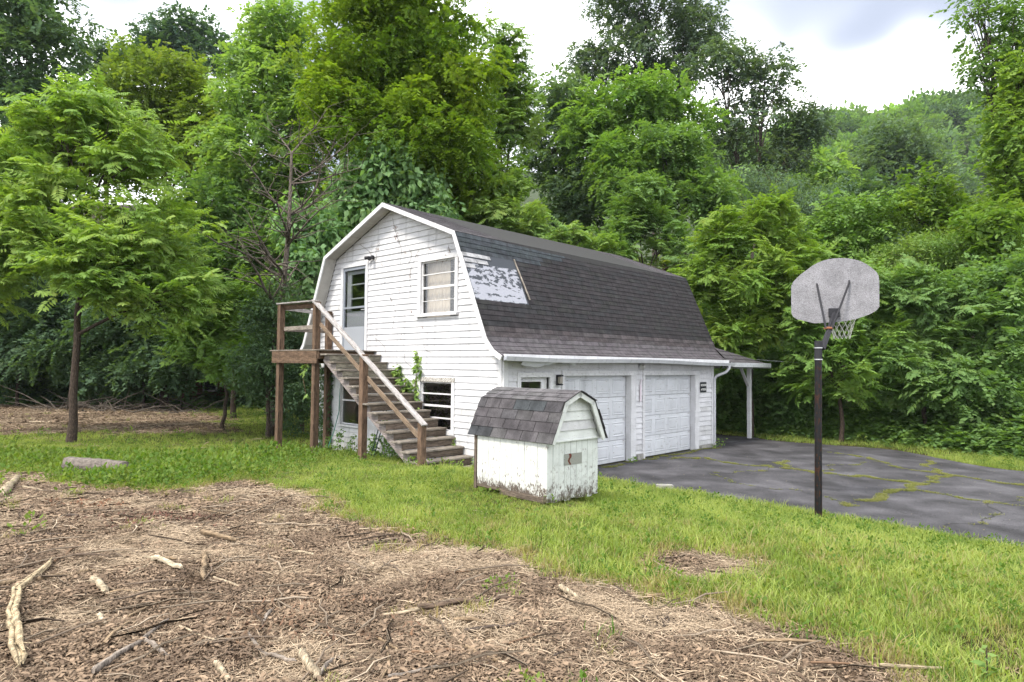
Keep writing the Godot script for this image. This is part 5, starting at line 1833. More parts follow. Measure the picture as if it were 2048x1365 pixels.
# ---------- branches and wood lying on the bare soil
func lie(called: String, r0: float, r1: float, m: String, label: String, xs: Array, zs: Array) -> void:
	var a := Vector3(xs[0], height(xs[0], zs[0]), zs[0])
	var root := thing(called, label, called.replace("_", " "), a)
	var pts := []
	var rr := []
	var n := xs.size()
	var len := 0.0
	for i in n - 1: len += Vector2(xs[i], zs[i]).distance_to(Vector2(xs[i + 1], zs[i + 1]))
	var segs := maxi(2, int(ceil(14.0 / (n - 1))))
	for i in n - 1:
		for k in segs + (1 if i == n - 2 else 0):
			var t := k / float(segs)
			var p0 := Vector2(xs[maxi(i - 1, 0)], zs[maxi(i - 1, 0)])
			var p1 := Vector2(xs[i], zs[i])
			var p2 := Vector2(xs[i + 1], zs[i + 1])
			var p3 := Vector2(xs[mini(i + 2, n - 1)], zs[mini(i + 2, n - 1)])
			var q := p1.cubic_interpolate(p2, p0, p3, t)
			var f := (i + t) / (n - 1)
			var r := lerpf(r0, r1, f)
			q += Vector2(rng.randf_range(-1, 1), rng.randf_range(-1, 1)) * minf(r * 0.35, 0.012)
			var y := maxf(height(q.x, q.y), height(q.x, q.y, false)) + r * (1.15 if called == "log" else 0.8) + 0.012
			pts.append(Vector3(q.x, y, q.y) - a)
			rr.append(r * rng.randf_range(0.93, 1.07) * (0.55 if (f < 0.01 or f > 0.99) and called != "log" else 1.0))
	# lift to a chord so that a stick does not follow every bump
	for i in pts.size():
		var f := i / float(pts.size() - 1)
		pts[i].y = maxf(pts[i].y, lerpf(pts[0].y, pts[pts.size() - 1].y, f) - 0.01)
	var mb := MB.new()
	var along := "_v" if absf(pts[pts.size() - 1].z - pts[0].z) > absf(pts[pts.size() - 1].x - pts[0].x) else ""
	if called == "split_branch":
		# a bundle of torn fibres rather than a round stick
		for k in 18:
			var off := Vector3(rng.randf_range(-0.8, 0.8), rng.randf_range(-0.35, 0.5), 0)
			var s0 := rng.randi_range(0, 3)
			var s1 := pts.size() - 1 - rng.randi_range(0, 3)
			var ps := []
			var rs := []
			for i in range(s0, s1 + 1):
				var t: Vector3 = (pts[mini(i + 1, pts.size() - 1)] - pts[maxi(i - 1, 0)]).normalized()
				var side := t.cross(Vector3.UP).normalized()
				ps.append(pts[i] + side * off.x * rr[i] * 0.7 + Vector3.UP * off.y * rr[i] + ball() * rr[i] * 0.07)
				rs.append(rr[i] * rng.randf_range(0.30, 0.42) * (0.3 if i == s0 or i == s1 else 1.0))
			mb.tube(ps, rs, 6, true, 0.2, rng)
	else:
		mb.tube(pts, rr, 5 if called.begins_with("wood") or called == "stub" else 11, true, 0.26, rng)
	part("wood", mb.mesh(), M["stick_" + m + along], root)
	if r0 > 0.012 and called != "log":
		var sp := MB.new()
		for e in (16 if called == "split_branch" else 3):
			var end := rng.randf() < 0.5
			var i := rng.randi_range(0, 2) if end else pts.size() - 1 - rng.randi_range(0, 2)
			if called == "split_branch" and e > 8: i = rng.randi_range(1, pts.size() - 2)
			var d: Vector3 = (pts[maxi(i - 1, 0)] - pts[mini(i + 1, pts.size() - 1)]).normalized() * (1.0 if end else -1.0)
			var p: Vector3 = pts[i] + ball() * rr[i] * 0.8
			p.y = absf(p.y - pts[i].y) + pts[i].y
			var l := r0 * rng.randf_range(2.0, 5.0)
			var dd := (d + ball() * 0.5).normalized()
			sp.tube([p, p + dd * l * 0.5, p + dd * l + ball() * 0.01], [r0 * 0.16, r0 * 0.12, r0 * 0.03], 4)
		part("splinter", sp.mesh(), M["stick_" + m], root).set_meta("kind", "stuff")

func small_things() -> void:
	# slab of stone at the edge of the drive
	var st := thing("stone", "flat pale stone at the edge of the drive left of the hoop pole", "stone", Vector3(2.98, 0.0, -12.75))
	var mb := MB.new()
	var pl := PackedVector2Array([Vector2(-0.17, -0.02), Vector2(-0.11, -0.09), Vector2(0.06, -0.10), Vector2(0.16, -0.04), Vector2(0.14, 0.06), Vector2(-0.02, 0.09), Vector2(-0.14, 0.07)])
	mb.prism(Transform3D(Basis(Vector3.RIGHT, Vector3(0, 0, -1), Vector3.UP), Vector3.ZERO), pl, -0.05, 0.075)
	part("stone_block", mb.mesh(), M.concrete, st)
	# sapling at the lower right
	var sx := Vector3(2.72, height(2.72, -3.8), -3.8)
	var sa := thing("seedling", "young broad leaved seedling in the grass at the bottom right corner", "seedling", sx)
	var sm := MB.new()
	sm.tube([Vector3.ZERO, Vector3(0.01, 0.10, 0), Vector3(0.0, 0.22, 0.01)], [0.005, 0.004, 0.003], 5)
	part("stem", sm.mesh(), M.stick_dark, sa)
	for i in 11:
		var lm := MB.new()
		lm.col = leaf_color("bright", rng.randf() * 0.7)
		var a := i * 2.4
		leaf(lm, Vector3(0, 0.08 + 0.013 * i, 0), Vector3(cos(a), rng.randf_range(0.0, 0.35), sin(a)).normalized(), rng.randf_range(0.055, 0.085), rng.randf_range(0.03, 0.045), 0.1)
		part("leaf", lm.mesh(), leaf_mat, sa)
	# root clump and brush
	for e in [["root_clump", "dark brown root clump at the border of straw and lawn", -1.99 - 1.15, -8.72, 0.24, 0.13, 46, "root clump"], ["root_clump", "dark root clump with broken twigs at the straw edge right of bottom centre", 1.02, -4.55, 0.14, 0.10, 34, "root clump"], ["root_clump", "low dark root clump in the straw at left of centre", -4.35, -6.05, 0.14, 0.08, 30, "root clump"]]:
		var at := Vector3(e[2], height(e[2], e[3]), e[3])
		var rc := thing(e[0], e[1], e[7], at)
		var q := MB.new()
		for i in e[6]:
			var p := ball() * Vector3(e[4], 0.0, e[4] * 0.6)
			var d := (p.normalized() + ball() * 0.7 + Vector3(0, 0.5, 0)).normalized()
			var l: float = rng.randf_range(0.5, 1.0) * e[5]
			q.tube([p, p + d * l * 0.6 + ball() * 0.02, p + d * l + ball() * 0.04 + Vector3(0, -0.03, 0)], [0.008, 0.006, 0.002], 4)
		part("root", q.mesh(), M.stick_brown if e[2] < -2.5 and e[3] < -7.0 else M.stick_dark, rc)
	var br := MB.new()
	for i in 90:
		var p := Vector3(-17.0 + rng.randf_range(-4.5, 2.5), 0, -30.6 + rng.randf_range(-1.2, 1.2))
		p.y = height(p.x, p.z, false)
		var a := rng.randf() * TAU
		var d := Vector3(cos(a), rng.randf_range(0.02, 0.5), sin(a) * 0.5) * rng.randf_range(0.8, 2.6)
		br.tube([p, p + d * 0.5 + Vector3(0, 0.1, 0), p + d], [0.025, 0.018, 0.006], 4, false)
	var bo := part("brush_pile", br.mesh(), M.dead_bark, self)
	tag(bo, "heap of cut brush at the edge of the wood behind the walnut trunk", "brush pile")
	bo.set_meta("kind", "stuff")
	# wires
	for e in [[Vector3(9.2, 7.6, -27), Vector3(22.0, 9.1, -27), "thin utility wire crossing the trees above the backboard", 0.006], [Vector3(7.9, 2.64, -21.9), Vector3(17.0, 2.42, -21), "thin white cord strung level through the thicket behind the drive", 0.007]]:
		var w := MB.new()
		var pts := []
		var rr := []
		var c: Vector3 = (e[0] + e[1]) * 0.5
		for i in 13:
			var t := i / 12.0
			pts.append(e[0].lerp(e[1], t) + Vector3.DOWN * 0.5 * sin(PI * t) * (1.0 if e[3] < 0.0065 else 0.25) - c); rr.append(e[3])
		w.tube(pts, rr, 5)
		var o := part("wire" if e[3] < 0.0065 else "cord", w.mesh(), M.wire_dark if e[3] < 0.0065 else M.wire, self, Transform3D(Basis(), c))
		tag(o, e[2], "wire" if e[3] < 0.0065 else "cord")
	# brick house glimpsed under the trees
	var hb := Vector3(-14.6, 0.0, -34.5)
	hb.y = height(hb.x, hb.z, false)
	var h := thing("brick_house", "low red brick house glimpsed under the trees left of the landing posts", "house", hb, deg_to_rad(8))
	boxpart("wall", Vector3(0, 1.2, -1.6), Vector3(5.2, 2.6, 3.0), M.brick, h, 0.01)
	boxpart("foundation", Vector3(0, 0.1, -1.6), Vector3(5.24, 0.26, 3.04), M.concrete, h, 0.01)
	for x in [1.72, -1.2]:
		var w := Node3D.new()
		w.name = "window"
		h.add_child(w, true)
		for s in [[-0.32, 0.0, 0.07, 0.8], [0.32, 0.0, 0.07, 0.8], [0.0, 0.38, 0.6, 0.07], [0.0, -0.38, 0.72, 0.09]]:
			boxpart("frame", Vector3(x + s[0], 1.22 + s[1], -0.08), Vector3(s[2], s[3], 0.08), M.trim, w)
		boxpart("pane", Vector3(x, 1.22, -0.09), Vector3(0.58, 0.70, 0.03), M.sign_black, w, 0.0)
	var rf := MB.new()
	rf.prism(Transform3D(Basis(Vector3(0, 0, -1), Vector3.UP, Vector3.RIGHT), Vector3(0, 2.5, -1.6)), PackedVector2Array([Vector2(-1.9, 0), Vector2(1.9, 0), Vector2(0, 1.1)]), -2.9, 2.9)
	part("roof", rf.mesh(), M.deck_dark, h)
const TREES := [
	["walnut_tree","slender walnut tree with feathery leaves standing alone in the yard at left","pin","walnut",.8,1,-12.03,-18,[-12.62,8.62,-18,1.37,1.51,-11.07,8.43,-18.2,1.67,1.53,-12.16,9.37,-18.1,0.97,0.83,-12.67,6.15,-17.6,1.48,1.75,-10.18,5.85,-18,1.79,1.65,-11.14,4.78,-17.4,1.99,1.46,-9.33,4.04,-17.8,1.22,1.09]],
	["young_tree","light green leafy tree cut off by the left edge beside the slender walnut","pin","walnut",1,1,-16.27,-19.5,[-15.57,7.45,-19.5,1.79,1.79,-15.78,5.34,-19.5,1.94,1.94]],
	["tall_tree","tall dark leaved tree in the top left corner","broad","dark",.9,1.7,-31.2,-42,[-32.31,23.88,-42,4.81,3.85,-31.16,19.26,-42,3.53,2.89,-30.91,15.01,-41,4.07,2.5]],
	["round_tree","dark round crowned tree on the skyline at left","broad","bluedark",1,2.2,-31.92,-64,[-32.81,34.58,-64,4.15,2.69,-35.68,32.54,-63,2.16,1.92,-28.84,32.62,-63,2.16,1.92]],
	["small_tree","small dark crown on the skyline between the corner tree and the round crowned tree","broad","dark",1,2,-32.48,-52,[-33.26,26.62,-52,1.79,1.59]],
	["olive_tree","olive yellow maple behind the top of the slender walnut","broad","olive",1,1.3,-17.47,-33,[-17.86,16.23,-33,3.27,2.27,-19.31,13.63,-33,3.27,2.77,-15.26,13.07,-32,2.2,2.69]],
	["airy_tree","tall airy light green tree left of the big dark maple","broad","light",.8,1.25,-10.59,-29,[-10.78,17.6,-29.5,1.8,1.8,-11.44,14.82,-29,2.32,2.44,-9.68,13.73,-28.5,1.63,2.18,-11.62,11.53,-28,2.14,1.92,-9.39,10.83,-28.5,1.31,1.96]],
	["maple_tree","big yellow green maple towering right behind the garage gable","broad","maple",1.05,1.05,-4.64,-26,[-4.86,16.26,-26,3.27,2.58,-6.1,12.96,-25.5,2.63,2.53,-2.8,13.4,-26,2.48,2.58,-4.51,11.01,-25.6,3.52,2.15,-2.23,9.83,-27,2.47,2.27]],
	["bright_tree","tall light green tree just right of the big dark maple","pin","bright",1,1.3,-0.33,-31,[-0.48,17.02,-31,1.42,2.13,0.27,14.79,-31.5,1.32,2.16,-1.15,13.12,-31,1.66,2.13]],
	["dusky_tree","dusky green tree under the airy light green tree","broad","mid",1,1.2,-11.62,-27.5,[-12.61,8.58,-27.5,2.31,1.89,-10.48,7.02,-27,2.27,2.06,-12.69,5.68,-26.5,2.02,1.82]],
	["catalpa_tree","broad leaved light green tree rising just left of the garage ridge","big","catalpa",1.1,1,-4.93,-24.5,[-4.87,9.77,-24.5,1.4,1.22,-5.74,8.47,-24.3,1.3,1.3,-3.73,8.57,-24.6,1.13,1.22,-6.79,6.98,-23.5,1.08,1.08,-2.77,7.63,-24.6,0.94,0.94]],
	["leafy_sapling","small broad leaved sapling at the left roof edge of the garage","big","catalpa",1,1,-7.19,-22.5,[-7.16,5.57,-22.5,0.86,1.2,-7.65,7.19,-22.8,0.78,0.87]],
	["feathery_tree","light green feathery leaved tree above the middle of the roof","pin","bright",1.1,1,-0.18,-26.5,[-0.35,9.5,-26.5,1.21,1.11,0.07,7.96,-26,1.59,1.09,-1.36,8.49,-26.6,0.91,1.22]],
	["feathery_sapling","yellow green feathery sapling low over the roof right of the feathery tree","pin","bright",1.1,1,2.12,-25,[1.99,7.38,-25,1.15,0.69,3.2,6.88,-25.4,1.16,0.58]],
	["shrubby_tree","mid green tree above the right part of the roof ridge","pin","mid",1.05,1,5.69,-28,[5.56,9.53,-28,1.28,1.07,4.74,8.25,-27.6,1.16,0.95,6.53,8.02,-28,1.18,1.28,7.51,6.71,-26.5,1.21,0.91,4.02,7.17,-27,1.24,0.82]],
	["oak_tree","very tall oak with open branches against the sky right of centre","oak","oak",1.6,1.55,10.26,-47,[9.47,29.54,-47,5.02,3.23,5.84,24.29,-47,2.33,1.97,8.75,25.07,-47,3.05,2.15,13.13,26.6,-47,2.51,2.87,12.04,23.62,-47,2.15,1.44]],
	["open_tree","open branched dark tree with sky showing through left of the far hill","oak","oak",1.4,1.5,14.9,-41,[13.04,21.25,-41,2.5,1.88,15.9,20.32,-41,1.88,2.5,13.99,17.4,-41,3.13,2.19,18.11,17.77,-41,1.88,2.19,16.83,15.51,-41,2.19,1.25]],
	["layered_tree","bright green layered tree below the very tall oak","broad","green",1.05,1.4,5.94,-36,[6.71,17.06,-36,3.02,1.65,4.22,15.48,-36,2.2,1.65,9.22,15.53,-36,2.2,1.92,6,13.22,-35,3.47,1.87]],
	["spreading_tree","dark green spreading tree in front of the bright layered tree","broad","mid",1.1,1.3,7.71,-33,[7.69,13.14,-33,2.27,1.51,9.47,11.1,-33,2.27,1.76,5.92,11.32,-33,1.76,1.51]],
	["greyish_tree","greyish dark tree between the big dark maple and the layered tree","broad","dusk",.95,1.4,2.79,-38,[2.97,17.98,-38,1.74,1.74,2.41,15,-38,2.18,2.32,3.79,11.8,-37,2.54,2.26]],
	["mimosa_tree","grey green feathery layered tree below the open branched tree","fine","greygreen",1,1.4,14.32,-35,[13.82,12.49,-35,1.87,1.07,15.43,10.87,-35,2.4,1.34,16.03,9.06,-34,1.82,1.56,12.74,10.57,-35,1.87,1.34]],
	["walnut_tree","yellow green walnut like tree close behind the right end of the garage","pin","yellow",1.15,1,8.18,-22.5,[8.88,7.47,-22.5,1.03,0.94,7.32,6.76,-22.5,1.2,1.03,9.78,6.11,-22.6,1.21,1.21,7.9,5.34,-22.2,1.86,1.19,6.55,5.4,-22.8,0.96,1.04,9.26,4.33,-22.2,1.36,1.19,7.77,3.64,-22.3,1.53,1.02]],
	["shaded_tree","leafy tree right of the yellow green walnut like tree","broad","green",1.05,1,13.22,-26,[13.26,8.3,-26,1.49,1.19,12.45,6.88,-26,1.39,1.39,14.32,7.19,-26.5,1.21,1.42]],
	["hedge_tree","leafy tree behind the basketball backboard","pin","green",1.1,1,10.52,-21,[9.88,4.23,-21,1.28,1.28,11.33,4.76,-21.3,1.3,1.14,10.19,2.31,-21,1.6,1.28,11.8,2.65,-21,1.28,1.44]],
	["thicket_tree","leafy thicket tree to the right of the basketball backboard","pin","mid",1.1,1,12.93,-20.5,[12.82,4.73,-20.8,1.27,1.11,13.72,3.92,-20.5,1.41,1.25,12.48,2.34,-20.3,1.55,1.39]],
	["edge_tree","dense tree at the right edge behind the driveway","broad","mid",1.1,1,14.75,-20,[15.15,5.03,-20.5,1.41,1.25,15.06,3.13,-20,1.37,1.37,13.68,1.9,-19.8,1.36,1.06,15.18,1.63,-19.6,0.9,0.9]],
	["lean_to_tree","dark tree behind the lean-to post","broad","mid",1.1,1,9.82,-24,[9.82,2.29,-24,1.65,1.47,8.53,1.52,-24.5,1.5,1.31,10.5,1.22,-23.5,1.26,1.26]],
	["silk_tree","pale feathery spreading tree above the thicket at right","fine","bright",1,1,15.13,-24,[14.99,6.57,-24,1.83,0.73,16.46,6.03,-24,1.47,0.73,13.88,6,-24,1.1,0.73]],
	["vine_tree","vine covered tall tree at the right edge","broad","yellow",1.1,1,17.49,-23,[17.62,10.54,-23,0.88,1.58,17.94,8.39,-23,1.23,1.58,16.74,7.23,-22.6,1.21,1.21,18.19,12.53,-23,0.7,1.4]],
	["drooping_tree","dark drooping tree overhanging the top right corner","oak","mid",1.3,1.15,19.38,-24.5,[18.65,15.31,-24.5,1.5,1.31,17.62,16.17,-24.5,0.84,0.65,18.15,13.76,-24.5,1.12,1.03,19.54,12.04,-24.5,1.12,1.87,18.22,12.51,-24.5,0.65,0.41]],
	["arching_tree","yellowish crown on an arching limb in front of the far hill","broad","yellow",1,1.1,18.38,-26,[16.48,9.75,-26,0.99,0.79,15.47,8.72,-26,0.89,0.69,17.47,8.95,-26,0.99,0.89,17.06,7.94,-26,1.19,0.99]],
	["hill_tree","large grey green tree on the lower slope of the far hill","broad","dusk",.9,2.6,44.43,-75,[44.71,28.91,-75,4.01,2.86,42.35,25.37,-75,3.44,2.86,47.57,26.01,-75,3.44,2.86]],
	["valley_tree","dark tree in the hollow left of the arching limb","broad","dark",1,1.5,20.5,-36,[20.31,11.16,-36,1.65,1.65,20.53,9.03,-35,1.87,1.6,19.74,11.97,-37,1.13,1.69]],
	["valley_tree","soft green tree between the open branched tree and the far hill","broad","light",1,2,23.31,-48,[23.03,17.04,-48,1.83,1.83,23.62,14.55,-47,1.79,1.79]],
	["understory_tree","dark leafy tree at the left edge behind the slender walnut","broad","dark",1.1,1.2,-24.02,-32,[-24.11,5.3,-32,2.93,2.2,-22.06,2.87,-32,2.69,1.47,-24.98,2.6,-32,2.2,1.47]],
	["understory_tree","dark understory tree right behind the slender walnut trunk","broad","dark",1.1,1.2,-17.91,-32,[-18.69,4.13,-32,2.69,2.2,-16.41,2.2,-31.5,2.16,1.2,-19.59,1.92,-32,1.95,1.1]],
	["drooping_understory","tree with bright drooping branches left of the wooden deck","pin","green",1.1,1,-9.85,-22.5,[-9.93,4.2,-23,1.58,1.4,-9.12,2.44,-22,1.34,0.84,-10.71,2.77,-22.5,1.2,1.03,-9.06,3.89,-23.5,1.08,1.61]],
	["dark_yard_tree","dark fine leaved tree just left of the deck posts","fine","dark",1.3,1,-7.38,-20,[-7.51,3.7,-20.5,0.86,1.41,-7.75,2.13,-20.2,0.85,0.93,-6.94,1.2,-20.6,0.86,1.26,-6.96,2.95,-21.5,0.82,1.48]],
]
const DEBRIS := [
	["split_branch","large pale split branch curving down in the bottom left corner",0.027,0.040,"split",[-3.64,-3.47,-3.28,-3.04,-2.81,-2.54],[-5.27,-4.80,-4.41,-4.08,-3.80,-3.47]],
	["log","grey weathered log in the weeds below the thin walnut trunk",0.135,0.118,"greylog",[-7.62,-6.92,-6.22],[-11.35,-10.97,-10.60]],
	["stick","short broken pale stick upright at the left edge beside the weeds",0.050,0.038,"pale",[-6.21,-6.78,-7.76],[-8.08,-8.94,-10.38]],
	["wood_chunk","stubby pale wood chunk right of the big split branch",0.029,0.022,"pale",[-3.06,-2.81],[-4.86,-4.62]],
	["wood_slab","flat cream wood slab with bark strip lying on dark litter at left",0.028,0.024,"chip",[-2.92,-2.57],[-5.43,-5.19]],
	["stub","stubby tan stick pointing at the viewer beside the cream wood slab",0.024,0.018,"tan",[-2.59,-2.30],[-5.61,-4.98]],
	["stick","thin pale stick right of the stubby tan stick",0.010,0.006,"pale",[-2.26,-2.00],[-5.06,-4.90]],
	["stick","thin brown stick rising above the top of the big split branch",0.011,0.007,"brown",[-3.60,-3.71,-3.84],[-5.24,-5.59,-5.96]],
	["stick","tan stick running right from the middle of the big split branch",0.017,0.010,"tan",[-3.42,-3.31,-3.21],[-4.80,-4.95,-5.13]],
	["stick","tan stick leaving the left edge behind the big split branch",0.018,0.014,"tan",[-3.59,-3.50,-3.44],[-4.63,-4.70,-4.79]],
	["stick","thin pale stick just below left of the cream wood slab",0.010,0.007,"pale",[-2.91,-2.88],[-5.04,-5.32]],
	["stick","small tan stick touching the top of the cream wood slab",0.012,0.012,"tan",[-2.99,-2.74],[-5.56,-5.44]],
	["stick","straight pale straw-thin stick over a bare earth spot at lower left",0.008,0.004,"pale",[-2.00,-1.69],[-4.04,-3.83]],
	["branch","long grey branch thickening towards the bottom edge at lower left",0.011,0.022,"grey",[-2.13,-2.12,-2.14,-2.13],[-4.15,-3.81,-3.62,-3.42]],
	["stick","short grey bowed stick right of the long grey branch",0.013,0.011,"grey",[-2.11,-2.00,-1.89],[-3.85,-3.77,-3.67]],
	["stick","thin tan stick above the straight pale stick at lower left",0.009,0.006,"tan",[-2.41,-2.39,-2.38],[-4.21,-4.38,-4.53]],
	["stick","tan twig lying left of the long grey branch",0.010,0.007,"tan",[-2.29,-2.32,-2.34],[-3.77,-3.98,-4.16]],
	["branch","thin grey bent branch near the bottom edge left of centre",0.008,0.010,"grey",[-1.57,-1.40,-1.27,-1.15],[-4.00,-3.75,-3.66,-3.61]],
	["stick","brown stick left of the thin grey bent branch",0.009,0.007,"brown",[-1.70,-1.57,-1.46],[-3.96,-3.83,-3.77]],
	["wood_chunk","thick pale stick cut off by the bottom edge below the grey bent branch",0.025,0.022,"pale",[-1.16,-1.08,-0.97],[-3.69,-3.57,-3.40]],
	["stick","dark grey stick leaning right beside the thick pale stick at the bottom edge",0.012,0.009,"grey",[-0.97,-0.97,-0.94],[-3.42,-3.58,-3.71]],
	["stick","pale stick cut off by the bottom edge left of the grey bent branch",0.015,0.013,"pale",[-1.56,-1.42],[-3.55,-3.38]],
	["stick","thin tan stick right of the stubby pale wood chunk",0.008,0.006,"tan",[-2.81,-2.60],[-4.64,-4.66]],
	["stick","thin tan stick in the straw below the brown root clump",0.011,0.008,"tan",[-3.53,-3.17],[-7.57,-7.37]],
	["stick","tan split stick on straw above the cream wood slab",0.023,0.016,"tan",[-3.03,-2.82,-2.57],[-6.48,-6.37,-6.21]],
	["stick","small grey forked stick on the straw left of centre",0.011,0.011,"pale",[-1.96,-1.88,-1.73],[-5.83,-5.92,-5.85]],
	["stick","thin pale stick on the straw at the left edge below the weeds",0.017,0.011,"pale",[-6.64,-6.08],[-8.98,-8.61]],
	["wood_chip","small curled cream chip below the stubby pale wood chunk",0.015,0.010,"chip",[-2.60,-2.47],[-4.21,-4.07]],
	["stick","short grey stick on the rust coloured leaves left of centre",0.012,0.010,"grey",[-1.55,-1.58],[-4.20,-4.45]],
	["stick","dark stick in the straw below the grey log",0.014,0.011,"dark",[-4.61,-4.35],[-6.87,-6.97]],
	["stick","far pale stick on the bare ground left of the walnut trunk",0.038,0.027,"pale",[-17.24,-16.42],[-23.52,-23.59]],
	["branch","dark bark covered branch lying across the centre foreground",0.013,0.025,"bark",[0.06,-0.19,-0.43,-0.62],[-4.85,-4.71,-4.60,-4.50]],
	["stick","pale peeled stick at the left tip of the dark bark covered branch",0.015,0.009,"pale",[-0.60,-0.72,-0.84],[-4.50,-4.45,-4.40]],
	["stick","dark stick below the right end of the dark bark covered branch",0.010,0.007,"dark",[-0.28,-0.13,0.05],[-4.19,-4.26,-4.32]],
	["stick","brown split stick below the middle of the dark bark covered branch",0.013,0.008,"tan",[-0.36,-0.18],[-4.37,-4.35]],
	["branch","tan rotten branch below the bare earth spot at bottom centre",0.016,0.012,"tan",[-0.25,-0.16,-0.06],[-3.94,-3.83,-3.75]],
	["branch","grey branch along the bottom edge left of the tan rotten branch",0.009,0.006,"grey",[-0.63,-0.47,-0.33],[-3.47,-3.58,-3.67]],
	["stick","bent tan stick standing on the bottom edge left of the grey branch",0.008,0.006,"tan",[-0.71,-0.65,-0.66],[-3.86,-3.63,-3.44]],
	["stick","tan stick just above the bent tan stick at bottom centre",0.010,0.007,"tan",[-0.78,-0.64],[-3.99,-3.84]],
	["bent_stick","brown curved vine stem arching in the straw above the dark bark covered branch",0.008,0.006,"brown",[-0.62,-0.62,-0.57,-0.45,-0.33],[-4.90,-5.09,-5.24,-5.46,-5.49]],
	["wood_chunk","pale wood chunk on the straw below the grass edge right of centre",0.024,0.017,"pale",[0.39,0.51],[-5.20,-4.95]],
	["stick","brown stick lying left of the tan rotten branch",0.009,0.007,"brown",[-0.56,-0.40,-0.25],[-3.81,-3.84,-3.88]],
	["stick","short dark stick right of the tan rotten branch",0.008,0.006,"dark",[0.26,0.36],[-3.86,-3.96]],
	["stick","tan stick near the bottom edge right of centre",0.010,0.006,"tan",[0.05,0.19],[-3.64,-3.54]],
	["stick","thin tan stick on the straw above the dark leaf litter left of centre",0.009,0.006,"tan",[-1.22,-1.03],[-5.86,-6.21]],
	["stick","thin pale stick at the grass edge below the doghouse side",0.010,0.007,"pale",[-1.58,-1.16],[-6.93,-7.08]],
	["stick","thin brown stick right of the bare earth spot at bottom centre",0.007,0.004,"brown",[0.00,0.18],[-3.99,-4.16]],
	["stick","tan stick at the edge of the grass at lower right",0.010,0.008,"tan",[1.58,1.79,2.01],[-4.25,-4.29,-4.28]],
	["stick","long pale stick in the grass by the bottom edge at right",0.011,0.009,"pale",[2.20,2.37,2.58],[-3.95,-3.94,-3.94]],
	["stick","brown stick left of the long pale stick by the bottom edge",0.008,0.006,"brown",[1.79,2.03],[-3.95,-3.96]],
	["stick","tan broken stick on the straw at the grass edge above lower right",0.015,0.010,"tan",[1.05,1.27],[-5.06,-5.16]],
]

func sky_image() -> Image:
	var f := FastNoiseLite.new()
	f.seed = 11
	f.frequency = 1.1
	f.fractal_octaves = 4
	var w := 512
	var h := 256
	var im := Image.create(w, h, false, Image.FORMAT_RGBF)
	for y in h:
		var e := PI * (0.5 - (y + 0.5) / h)
		for x in w:
			var a := TAU * (x + 0.5) / w
			var d := Vector3(cos(a) * cos(e), sin(e) * 1.6, sin(a) * cos(e))
			var n := f.get_noise_3dv(d * 1.3)
			var t := clampf(0.56 + n * 2.0, 0.0, 1.0)
			t = t * t * (3.0 - 2.0 * t)
			var c := Vector3(0.165, 0.185, 0.230).lerp(Vector3(0.93, 0.94, 0.96), t)
			im.set_pixel(x, y, Color(c.x, c.y, c.z))
	return im

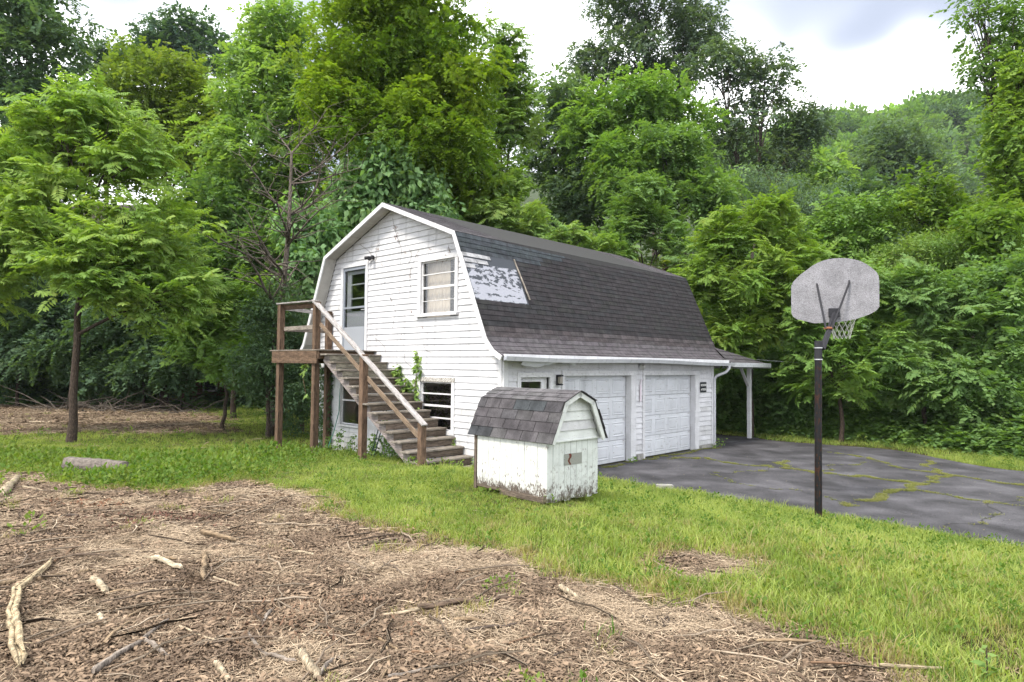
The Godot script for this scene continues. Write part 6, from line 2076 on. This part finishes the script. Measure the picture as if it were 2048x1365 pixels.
func _ready() -> void:
	rng.seed = 4242
	var cam := Camera3D.new()
	cam.name = "camera"
	add_child(cam)
	cam.position = Vector3(0, 2.355, 0)
	cam.basis = Basis(Vector3.RIGHT, 0.0367) * Basis(Vector3(0, 0, 1), 0.0104)
	cam.fov = rad_to_deg(2.0 * atan(682.5 / 1310.69))
	cam.near = 0.05
	cam.far = 900.0
	cam.current = true
	var env := Environment.new()
	env.background_mode = Environment.BG_SKY
	var sky := Sky.new()
	var pan := PanoramaSkyMaterial.new()
	pan.panorama = ImageTexture.create_from_image(sky_image())
	sky.sky_material = pan
	env.sky = sky
	env.tonemap_mode = Environment.TONE_MAPPER_LINEAR
	env.tonemap_exposure = 4.0
	env.sdfgi_enabled = true
	env.ssao_enabled = true
	env.ssil_enabled = true
	env.fog_enabled = true
	env.fog_density = 0.00016
	env.fog_light_color = Color(0.86, 0.90, 0.95)
	var we := WorldEnvironment.new()
	we.name = "world_environment"
	we.environment = env
	add_child(we)
	var sun := DirectionalLight3D.new()
	sun.name = "sun"
	sun.light_energy = 0.45
	sun.light_color = Color(1.0, 0.97, 0.92)
	sun.light_angular_distance = 14.0
	sun.shadow_enabled = true
	add_child(sun)
	sun.look_at_from_position(Vector3(-0.55, 1.1, 0.62) * 20.0, Vector3.ZERO)

	ground_noise.seed = 5
	ground_noise.frequency = 0.18
	ground_noise.fractal_octaves = 4
	edge_noise.seed = 9
	edge_noise.frequency = 0.5
	edge_noise.fractal_octaves = 3
	soil_main = PackedVector2Array([Vector2(-14, -13.5), Vector2(-9.7, -12.0), Vector2(-8.24, -11.31), Vector2(-6.56, -9.51), Vector2(-5.51, -8.86), Vector2(-4.49, -8.59), Vector2(-4.31, -9.3), Vector2(-4.03, -9.75), Vector2(-3.22, -9.22), Vector2(-2.66, -8.88), Vector2(-2.25, -7.92), Vector2(-1.85, -7.4), Vector2(-1.5, -7.07), Vector2(-1.12, -6.72), Vector2(-0.59, -6.5), Vector2(-0.09, -6.13), Vector2(0.35, -5.77), Vector2(0.91, -5.47), Vector2(1.2, -5.12), Vector2(1.41, -4.91), Vector2(1.59, -4.57), Vector2(1.74, -4.28), Vector2(1.95, -4.18), Vector2(2.13, -4.04), Vector2(2.11, -3.8), Vector2(1.75, -3.0), Vector2(1.6, 2.0), Vector2(-14, 2.0)])
	soil_patch = PackedVector2Array([Vector2(1.27, -6.35), Vector2(1.58, -6.54), Vector2(2.0, -6.47), Vector2(2.25, -6.22), Vector2(2.08, -5.98), Vector2(1.68, -5.84), Vector2(1.29, -5.89)])
	soil_far = PackedVector2Array([Vector2(-36, -33), Vector2(-28.2, -33), Vector2(-23.4, -34.1), Vector2(-18.5, -33.7), Vector2(-15.4, -31.6), Vector2(-12.1, -27.3), Vector2(-9.7, -21.5), Vector2(-10.6, -20.2), Vector2(-13.3, -21.3), Vector2(-14.6, -20.0), Vector2(-16.1, -17.3), Vector2(-24, -18), Vector2(-36, -24)])
	make_materials()
	make_clumps()
	make_ground()
	var g := make_garage()
	make_sign(g)
	make_stairs(g)
	make_doghouse()
	make_hoop()
	far_hill()
	for e in TREES:
		tree(e[0], e[1], e[2], e[3], e[4], e[5], e[6], e[7], e[8])
	dead_tree()
	woods()
	make_vines(g)
	for e in DEBRIS:
		lie(e[0], e[2], e[3], e[4], e[1], e[5], e[6])
	small_things()
	scatter()
